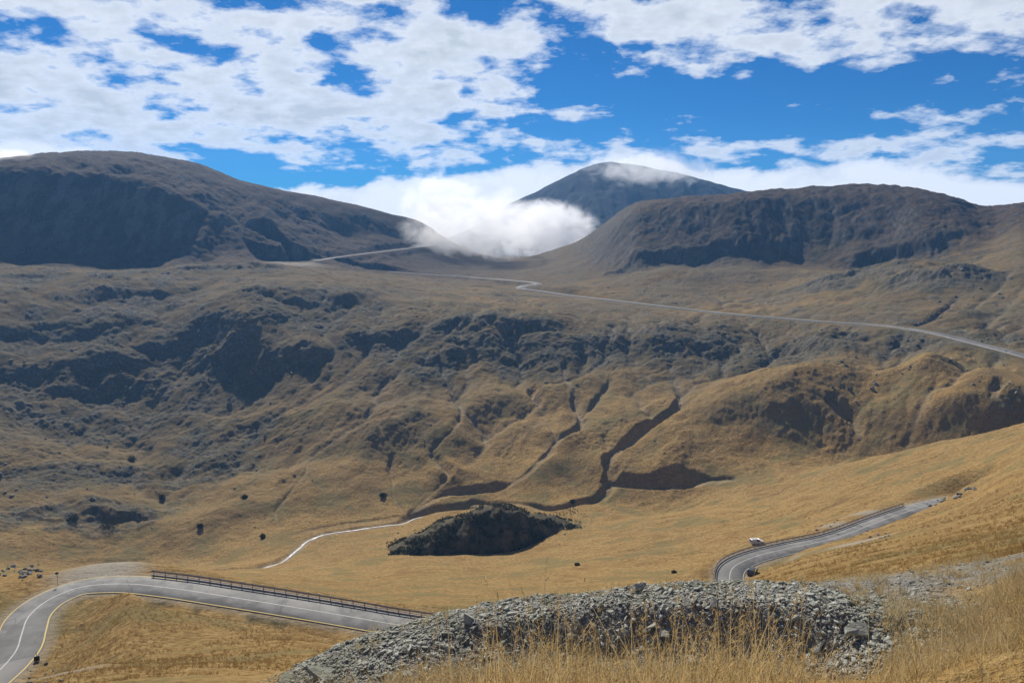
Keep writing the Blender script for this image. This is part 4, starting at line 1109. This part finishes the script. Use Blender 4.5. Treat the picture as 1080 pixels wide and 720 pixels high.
def blades(x, y, z, h, wd, lean, rg, nseg=4, curl=.5):
    """tapering bent blades; every blade its own arc"""
    n = len(x); a = rg.uniform(0, 2 * np.pi, n); side = rg.uniform(0, np.pi, n)
    t = np.linspace(0, 1, nseg + 1)
    ld = np.stack([np.cos(a), np.sin(a)], 1)
    cx = x[:, None] + ld[:, :1] * lean[:, None] * h[:, None] * (t[None] ** 2 * curl + t[None] * (1 - curl))
    cy = y[:, None] + ld[:, 1:] * lean[:, None] * h[:, None] * (t[None] ** 2 * curl + t[None] * (1 - curl))
    cz = z[:, None] + h[:, None] * t[None] * (1 - .35 * lean[:, None] * t[None])
    wt = wd[:, None] * (1 - .8 * t[None])
    sx_, sy_ = np.cos(side)[:, None], np.sin(side)[:, None]
    A = np.stack([cx - sx_ * wt, cy - sy_ * wt, cz], -1); B = np.stack([cx + sx_ * wt, cy + sy_ * wt, cz], -1)
    V = np.stack([A, B], 2).reshape(-1, 3); m = (nseg + 1) * 2
    q = []
    for k in range(nseg): q.append((2*k, 2*k+1, 2*k+3, 2*k+2))
    Fq = (np.array(q)[None] + (np.arange(n) * m)[:, None, None]).reshape(-1, 4)
    return V, Fq, np.stack([cx[:, -1], cy[:, -1], cz[:, -1]], 1), a
def merge(parts):
    V, Fq, o = [], [], 0
    for v, f in parts: V.append(v); Fq.append(f + o); o += len(v)
    return np.vstack(V), np.vstack(Fq)
rg = np.random.default_rng(77)
def pol(u, r):
    a = np.arctan2((u - 540) / F, .97); return r * np.sin(a), r * np.cos(a)
# tall stalks in front of the bank, thicker in loose clumps
n = 1050
cu = np.concatenate([rg.normal(585, 30, 35), rg.normal(770, 60, 60), rg.uniform(400, 1100, 55)]); cr = rg.uniform(4.3, 8.0, 150)
w_ = rg.integers(0, 150, n); u = cu[w_] + rg.normal(size=n) * 15; r = np.clip(cr[w_] + rg.normal(size=n) * .35, 4.0, 8.35)
x, y = pol(u, r); z = sample(x, y) - .02
hump = .68 + .3 * np.exp(-((u - 800) / 120) ** 2) + .18 * np.exp(-((u - 560) / 80) ** 2)
h = hump * np.where(rg.random(n) < .2, rg.uniform(.8, 1.25, n), rg.uniform(.35, .85, n)); ln = np.abs(rg.normal(size=n)) * .34 + .05
parts = []
V, Fq, tip, aa = blades(x, y, z, h, np.full(n, .0036) * rg.uniform(.7, 1.4, n), ln, rg, 5); parts.append((V, Fq))
# seed heads: short drooping spikelets round the top of about half the stalks
k = np.where(rg.random(n) < .55)[0]
for j in range(9):
    f = rg.uniform(0, .22, len(k)); bx = tip[k, 0] * (1 - f) + x[k] * f; by = tip[k, 1] * (1 - f) + y[k] * f; bz = tip[k, 2] * (1 - f) + z[k] * f
    V, Fq, _, _ = blades(bx, by, bz - .01, rg.uniform(.025, .06, len(k)), np.full(len(k), .0038), rg.uniform(.4, 1.3, len(k)), rg, 2); parts.append((V, Fq))
# low leaves
n2 = 6000
w_ = rg.integers(0, 150, n2); u2 = np.where(rg.random(n2) < .65, cu[w_] + rg.normal(size=n2) * 22, rg.uniform(430, 1120, n2)); r2 = np.where(rg.random(n2) < .6, np.clip(cr[w_] + rg.normal(size=n2) * .4, 4, 7.6), rg.uniform(4.5, 7.8, n2))
x2, y2 = pol(u2, r2); z2 = sample(x2, y2) - .02
V, Fq, _, _ = blades(x2, y2, z2, rg.uniform(.12, .38, n2), np.full(n2, .0034) * rg.uniform(.6, 1.5, n2), rg.uniform(.2, 1.2, n2), rg, 4, .7); parts.append((V, Fq))
V, Fq = merge(parts); o = mesh_np('tall_dry_grass', V, Fq, M_DRY); tag(o, 'tall golden dry grass with seed heads in front of the slate bank', 'grass', None, 'stuff')
# grass on and around the bank at the right
parts = []
def tufts(n, uf, rf, hh, nb, wd, mask=None, lean=(.2, .9)):
    u, r = uf(n), rf(n); x, y = pol(u, r)
    if mask is not None:
        kk = mask(x, y, u, r); x, y = x[kk], y[kk]
    n = len(x); hs = rg.uniform(*hh, n)
    X_ = np.repeat(x, nb) + rg.normal(size=n * nb) * np.repeat(hs, nb) * .22; Y_ = np.repeat(y, nb) + rg.normal(size=n * nb) * np.repeat(hs, nb) * .22
    Z_ = sample(X_, Y_) - .01
    V, Fq, _, _ = blades(X_, Y_, Z_, np.repeat(hs, nb) * rg.uniform(.5, 1.15, n * nb), np.full(n * nb, wd) * rg.uniform(.6, 1.4, n * nb), rg.uniform(*lean, n * nb), rg, 3, .6)
    return V, Fq
clump = lambda th, wl, sd: (lambda x, y, u, r: fbm(x, y, wl, 3, seed=sd) > th)
parts.append(tufts(750, lambda n: rg.uniform(850, 1120, n), lambda n: rg.uniform(8.3, 20, n), (.08, .26), 24, .0032, lambda x, y, u, r: (fbm(x, y, 1.4, 3, seed=301) > .02) & ((r > 11.6) | (u > 1000) | (rg.random(len(x)) < .25))))
parts.append(tufts(220, lambda n: rg.uniform(950, 1120, n), lambda n: rg.uniform(7.6, 10.5, n), (.15, .42), 24, .003))
parts.append(tufts(260, lambda n: rg.uniform(280, 860, n), lambda n: rg.uniform(8.5, 11.2, n), (.08, .25), 18, .003, clump(.12, .8, 305)))
parts.append(tufts(250, lambda n: rg.uniform(300, 860, n), lambda n: rg.uniform(8.2, 8.8, n), (.15, .45), 20, .003))
V, Fq = merge(parts); o = mesh_np('bank_grass', V, Fq, M_STRAW); tag(o, 'clumps of dry straw coloured grass growing over the right side of the bank', 'grass', None, 'stuff')
# meadow tufts further down the slope
parts = []
gm = lambda x, y, u, r: sample(x, y, MGRAV) < .12
parts.append(tufts(9000, lambda n: rg.uniform(820, 1120, n), lambda n: 19 * (75 / 19) ** rg.random(n), (.12, .34), 8, .008, lambda x, y, u, r: fbm(x, y, 5, 3, seed=311) > -.25))
parts.append(tufts(9000, lambda n: rg.uniform(-20, 460, n), lambda n: rg.uniform(62, 128, n), (.15, .5), 8, .016, lambda x, y, u, r: gm(x, y, u, r) & (fbm(x, y, 9, 3, seed=312) > -.15)))
parts.append(tufts(7000, lambda n: rg.uniform(700, 1110, n), lambda n: rg.uniform(75, 240, n), (.2, .5), 7, .022, lambda x, y, u, r: gm(x, y, u, r) & (fbm(x, y, 14, 3, seed=313) > .0)))
V, Fq = merge(parts); o = mesh_np('meadow_grass', V, Fq, M_TUFT); tag(o, 'tufts of golden autumn grass on the meadow slopes around the lower road', 'grass', None, 'stuff')

# ------------------------------------------------------------------ air
def mat_haze():
    t = NT('haze_air'); v = t.n('ShaderNodeVolumePrincipled'); v.inputs['Color'].default_value = (.20, .50, 1., 1); v.inputs['Density'].default_value = .000125; v.inputs['Anisotropy'].default_value = .25
    t.l(v.outputs[0], t.out.inputs['Volume']); return t.m
bm = bmesh.new(); bm_box(bm, (0, 0, 40), (6400, 6400, 500))
hz = bm_obj('haze', bm, mat_haze()); hz['kind'] = 'stuff'

# ------------------------------------------------------------------ cloud spilling through the pass and over the peak
def mat_cloud(name, dens, scale, ctr, radii, thr, soft, aniso=.5, seed=0., vstretch=1.4, fall=1.0):
    t = NT(name); p = t.pos()
    dv = t.n('ShaderNodeVectorMath', operation='SUBTRACT'); t.l(p, dv.inputs[0]); dv.inputs[1].default_value = ctr
    nd = t.n('ShaderNodeVectorMath', operation='DIVIDE'); t.l(dv.outputs[0], nd.inputs[0]); nd.inputs[1].default_value = radii
    ln = t.n('ShaderNodeVectorMath', operation='LENGTH'); t.l(nd.outputs[0], ln.inputs[0])
    of = t.n('ShaderNodeVectorMath', operation='ADD'); t.l(p, of.inputs[0]); of.inputs[1].default_value = (seed, seed * 1.7, -seed)
    n = t.noise(t.mapping(of.outputs[0], (1., 1., vstretch)), scale, 8, .68, .6)
    body = t.math('MULTIPLY', t.math('SUBTRACT', 1., ln.outputs['Value']), fall)
    d = t.math('ADD', body, t.math('MULTIPLY', t.math('SUBTRACT', n, .5), 3.0))
    a = t.ramp(d, [(thr, 0.), (min(1., thr + soft), 1.)])
    edge = t.ramp(ln.outputs['Value'], [(.8, 1.), (1., 0.)])
    v = t.n('ShaderNodeVolumePrincipled'); v.inputs['Color'].default_value = (.985, .987, .99, 1); v.inputs['Anisotropy'].default_value = aniso
    t.l(t.math('MULTIPLY', t.math('MULTIPLY', a, edge), dens), v.inputs['Density']); t.l(v.outputs[0], t.out.inputs['Volume'])
    return t.m
def cloud(u, v, D, rx, ry, rz, dens, scale, label, thr=.25, soft=.35, seed=0., fall=1.0, name='cloud'):
    c = at(u, v, D)
    bm = bmesh.new(); bmesh.ops.create_icosphere(bm, subdivisions=3, radius=1, matrix=Matrix.Translation(c) @ Matrix.Diagonal((rx, ry, rz, 1)))
    o = bm_obj(name, bm, mat_cloud('cloud_vapour', dens, scale, tuple(float(q) for q in c), (rx, ry, rz), thr, soft, seed=seed, fall=fall)); tag(o, label, 'cloud', None, 'stuff'); return o
cloud(500, 242, 1195, 128, 80, 76, .017, .026, 'white cloud spilling over the pass onto the mountain road', seed=13.)
cloud(452, 252, 1130, 56, 46, 40, .016, .028, 'thin mist drifting off the end of the left mountain onto the road', thr=.2, seed=41.)
cloud(578, 246, 1430, 105, 80, 66, .03, .026, 'bright cloud filling the gap of the pass', thr=.1, seed=3.)
cloud(462, 222, 1430, 85, 70, 90, .016, .026, 'white cloud behind the end of the left mountain', thr=.15, seed=31.)
cloud(690, 178, 2000, 230, 130, 56, .009, .022, 'thin torn cloud streaming over the far peak', thr=.32, seed=8.)
cloud(540, 232, 1900, 190, 100, 60, .025, .018, 'pale cloud lying against the foot of the far peak', thr=.2, seed=17.)
cloud(10, 170, 1080, 60, 60, 16, .02, .03, 'wisp of cloud touching the top of the left mountain', thr=.3, seed=5.)
scene.cycles.volume_step_rate = 2.0; scene.cycles.volume_preview_step_rate = 2.0; scene.cycles.volume_max_steps = 128

# ------------------------------------------------------------------ camera, sun, sky
cam_d = bpy.data.cameras.new('camera'); cam = bpy.data.objects.new('camera', cam_d); COL.objects.link(cam)
cam_d.sensor_width = 36; cam_d.lens = 36 * F / 1080; cam_d.clip_end = 20000; cam_d.clip_start = .05
cam.rotation_euler = (R(90) - PITCH, 0, 0)
scene.camera = cam

SUN_AZ, SUN_EL = R(-20), R(38)
sd = Vector((math.sin(SUN_AZ) * math.cos(SUN_EL), math.cos(SUN_AZ) * math.cos(SUN_EL), math.sin(SUN_EL)))
sl = bpy.data.lights.new('sun', 'SUN'); sl.energy = 4.6; sl.angle = R(.6); sl.color = (1., .93, .82)
so = bpy.data.objects.new('sun', sl); COL.objects.link(so)
so.rotation_euler = (-sd).to_track_quat('-Z', 'Y').to_euler()

world = bpy.data.worlds.new('World'); scene.world = world; world.use_nodes = True
class WT(NT):
    def __init__(self):
        self.t = world.node_tree; self.t.nodes.clear(); self.out = self.t.nodes.new('ShaderNodeOutputWorld')
w = WT()
sky = w.n('ShaderNodeTexSky', sky_type='NISHITA', sun_disc=False)
sky.sun_elevation = SUN_EL; sky.sun_rotation = SUN_AZ % (2 * math.pi); sky.altitude = 2100; sky.air_density = 1.0; sky.dust_density = .3; sky.ozone_density = 2.2
bg = w.n('ShaderNodeBackground'); bg.inputs['Strength'].default_value = .1
dirv = w.n('ShaderNodeTexCoord').outputs['Generated']
sx = w.n('ShaderNodeSeparateXYZ'); w.l(dirv, sx.inputs[0])
dx, dy, dz = sx.outputs
hyp = w.math('MAXIMUM', w.math('SQRT', w.math('ADD', w.math('MULTIPLY', dx, dx), w.math('MULTIPLY', dy, dy))), .001)
el = w.math('ARCTANGENT', w.math('DIVIDE', dz, hyp))               # elevation, radians
azw = w.math('ARCTAN2', dx, dy)                                       # bearing, radians
def comb(x, y, z=0.):
    c = w.n('ShaderNodeCombineXYZ')
    for k, val in enumerate((x, y, z)):
        if isinstance(val, (int, float)): c.inputs[k].default_value = val
        else: w.l(val, c.inputs[k])
    return c.outputs[0]
den = w.math('ADD', w.math('MAXIMUM', dz, 0.), .24)
px = w.math('DIVIDE', dx, den); py = w.math('DIVIDE', dy, den)
pl = comb(px, py)                                                      # the cloud deck seen from below
wv = w.n('ShaderNodeTexNoise'); wv.inputs['Scale'].default_value = 1.6; wv.inputs['Detail'].default_value = 3; w.l(pl, wv.inputs['Vector'])
c1 = w.noise(pl, 4.4, 10, .55, .1); c2 = w.noise(pl, 12.0, 8, .62, .1)
def blob(u, v, au, bv, rot=0.):
    a, s = ray(u, v); a = float(a); e = math.atan(float(s))
    X_ = w.math('SUBTRACT', azw, a); E_ = w.math('SUBTRACT', el, e)
    c, s_ = math.cos(rot), math.sin(rot)
    P_ = w.math('DIVIDE', w.math('ADD', w.math('MULTIPLY', X_, c), w.math('MULTIPLY', E_, s_)), au / F)
    Q_ = w.math('DIVIDE', w.math('SUBTRACT', w.math('MULTIPLY', E_, c), w.math('MULTIPLY', X_, s_)), bv / F)
    q = w.math('ADD', w.math('MULTIPLY', P_, P_), w.math('MULTIPLY', Q_, Q_))
    return w.math('EXPONENT', w.math('MULTIPLY', q, -1.))
cov = None
for (u, v, a_, b_, k, rot) in [(120, 75, 270, 85, .5, -.05), (60, 150, 130, 40, .3, 0), (420, 30, 170, 60, .34, 0), (330, 115, 110, 28, .3, 0), (460, 110, 110, 22, .34, .0), (480, 60, 70, 40, .28, .0), (560, 118, 60, 9, .3, 0),
                               (700, 22, 120, 34, .5, 0), (930, 20, 150, 32, .44, .1), (1050, 15, 90, 30, .3, 0), (465, 149, 90, 9, .32, 0), (590, 152, 40, 8, .24, 0), (695, 69, 50, 9, .34, 0), (858, 67, 16, 9, .42, 0),
                               (742, 120, 24, 9, .3, .2), (890, 152, 90, 9, .34, 0), (1020, 150, 90, 15, .34, .1), (1015, 121, 22, 8, .28, .2), (735, 160, 40, 6, .26, 0), (940, 123, 24, 6, .2, 0), (350, 158, 60, 5, .22, -.05), (395, 177, 18, 4, .22, 0),
                               (660, 160, 60, 16, .35, 0), (75, 30, 50, 14, -.42, 0), (372, 78, 34, 34, -.5, 0), (270, 95, 22, 8, -.3, 0), (330, 40, 16, 8, -.25, 0), (600, 60, 40, 30, -.3, 0), (650, 60, 30, 16, -.2, 0), (415, 75, 20, 16, -.2, 0), (420, 14, 40, 10, -.2, 0), (230, 185, 60, 20, -.3, 0), (560, 25, 25, 20, -.12, 0), (390, 105, 30, 10, .1, 0),
                               (700, 105, 150, 26, -.3, 0), (250, 182, 110, 18, -.3, 0), (620, 140, 160, 14, -.15, 0), (860, 95, 140, 14, -.3, 0)]:
    q = w.math('MULTIPLY', blob(u, v, a_, b_, rot), k)
    cov = q if cov is None else w.math('ADD', cov, q)
dens = w.math('ADD', w.math('ADD', cov, w.math('MULTIPLY', w.math('SUBTRACT', c1, .5), 2.6)), w.math('MULTIPLY', w.math('SUBTRACT', c2, .5), 1.0))
alpha = w.ramp(dens, [(.1, 0.), (.28, .42), (.46, .82), (.8, 1.)])
shade = w.ramp(w.math('ADD', dens, w.math('MULTIPLY', w.math('SUBTRACT', c2, .5), .6)), [(.2, (.80, .85, .90)), (.42, (.86, .88, .90)), (.7, (.66, .70, .75)), (1., (.52, .57, .63))])
# low bank of cloud lying behind the mountains
fc = w.n('ShaderNodeValToRGB'); e = fc.color_ramp.elements; fc.color_ramp.interpolation = 'B_SPLINE'
tops = [(-100, 150), (60, 145), (120, 165), (180, 205), (275, 200), (330, 193), (420, 187), (480, 180), (540, 176), (600, 164), (660, 160), (720, 168), (760, 182), (830, 168), (900, 165), (970, 171), (1040, 186), (1090, 190), (1180, 180)]
while len(e) < len(tops): e.new(.5)
for k, (u, v) in enumerate(tops):
    a, s = ray(u, v); e[k].position = (float(a) + .7) / 1.4
    val = math.atan(float(s)) / .2 ; e[k].color = (val, val, val, 1)
w.l(w.math('DIVIDE', w.math('ADD', azw, .7), 1.4), fc.inputs['Fac'])
top = w.math('MULTIPLY', fc.outputs['Color'], .2)
bn = w.noise(comb(w.math('MULTIPLY', azw, 1.), w.math('MULTIPLY', el, 1.6)), 13., 7, .6, .3)
bd = w.math('ADD', w.math('SUBTRACT', top, el), w.math('MULTIPLY', w.math('SUBTRACT', bn, .5), .05))
balpha = w.ramp(w.math('ADD', w.math('MULTIPLY', bd, 60.), .0), [(0., 0.), (.4, .85), (.75, 1.)])
bshade = w.ramp(bn, [(.3, (.74, .77, .80)), (.5, (.92, .935, .95))])
K = 8.6
skyc = w.mix(1.0, sky.outputs[0], (.028, .255, .50), 'MULTIPLY')
def scaled(c, k):
    nd = w.n('ShaderNodeVectorMath', operation='SCALE'); w.l(c, nd.inputs[0]); nd.inputs['Scale'].default_value = k; return nd.outputs[0]
col = w.mix(alpha, skyc, scaled(shade, K)); col = w.mix(balpha, col, scaled(bshade, K))
w.l(col, bg.inputs['Color']); w.l(bg.outputs[0], w.out.inputs['Surface'])

# ------------------------------------------------------------------ render settings
scene.view_settings.view_transform = 'Standard'; scene.view_settings.look = 'None'; scene.view_settings.gamma = 1
scene.view_settings.exposure = 0.4
scene.cycles.use_denoising = True
scene.cycles.max_bounces = 9; scene.cycles.diffuse_bounces = 2; scene.cycles.glossy_bounces = 2; scene.cycles.transmission_bounces = 3
scene.cycles.volume_bounces = 8; scene.cycles.transparent_max_bounces = 8
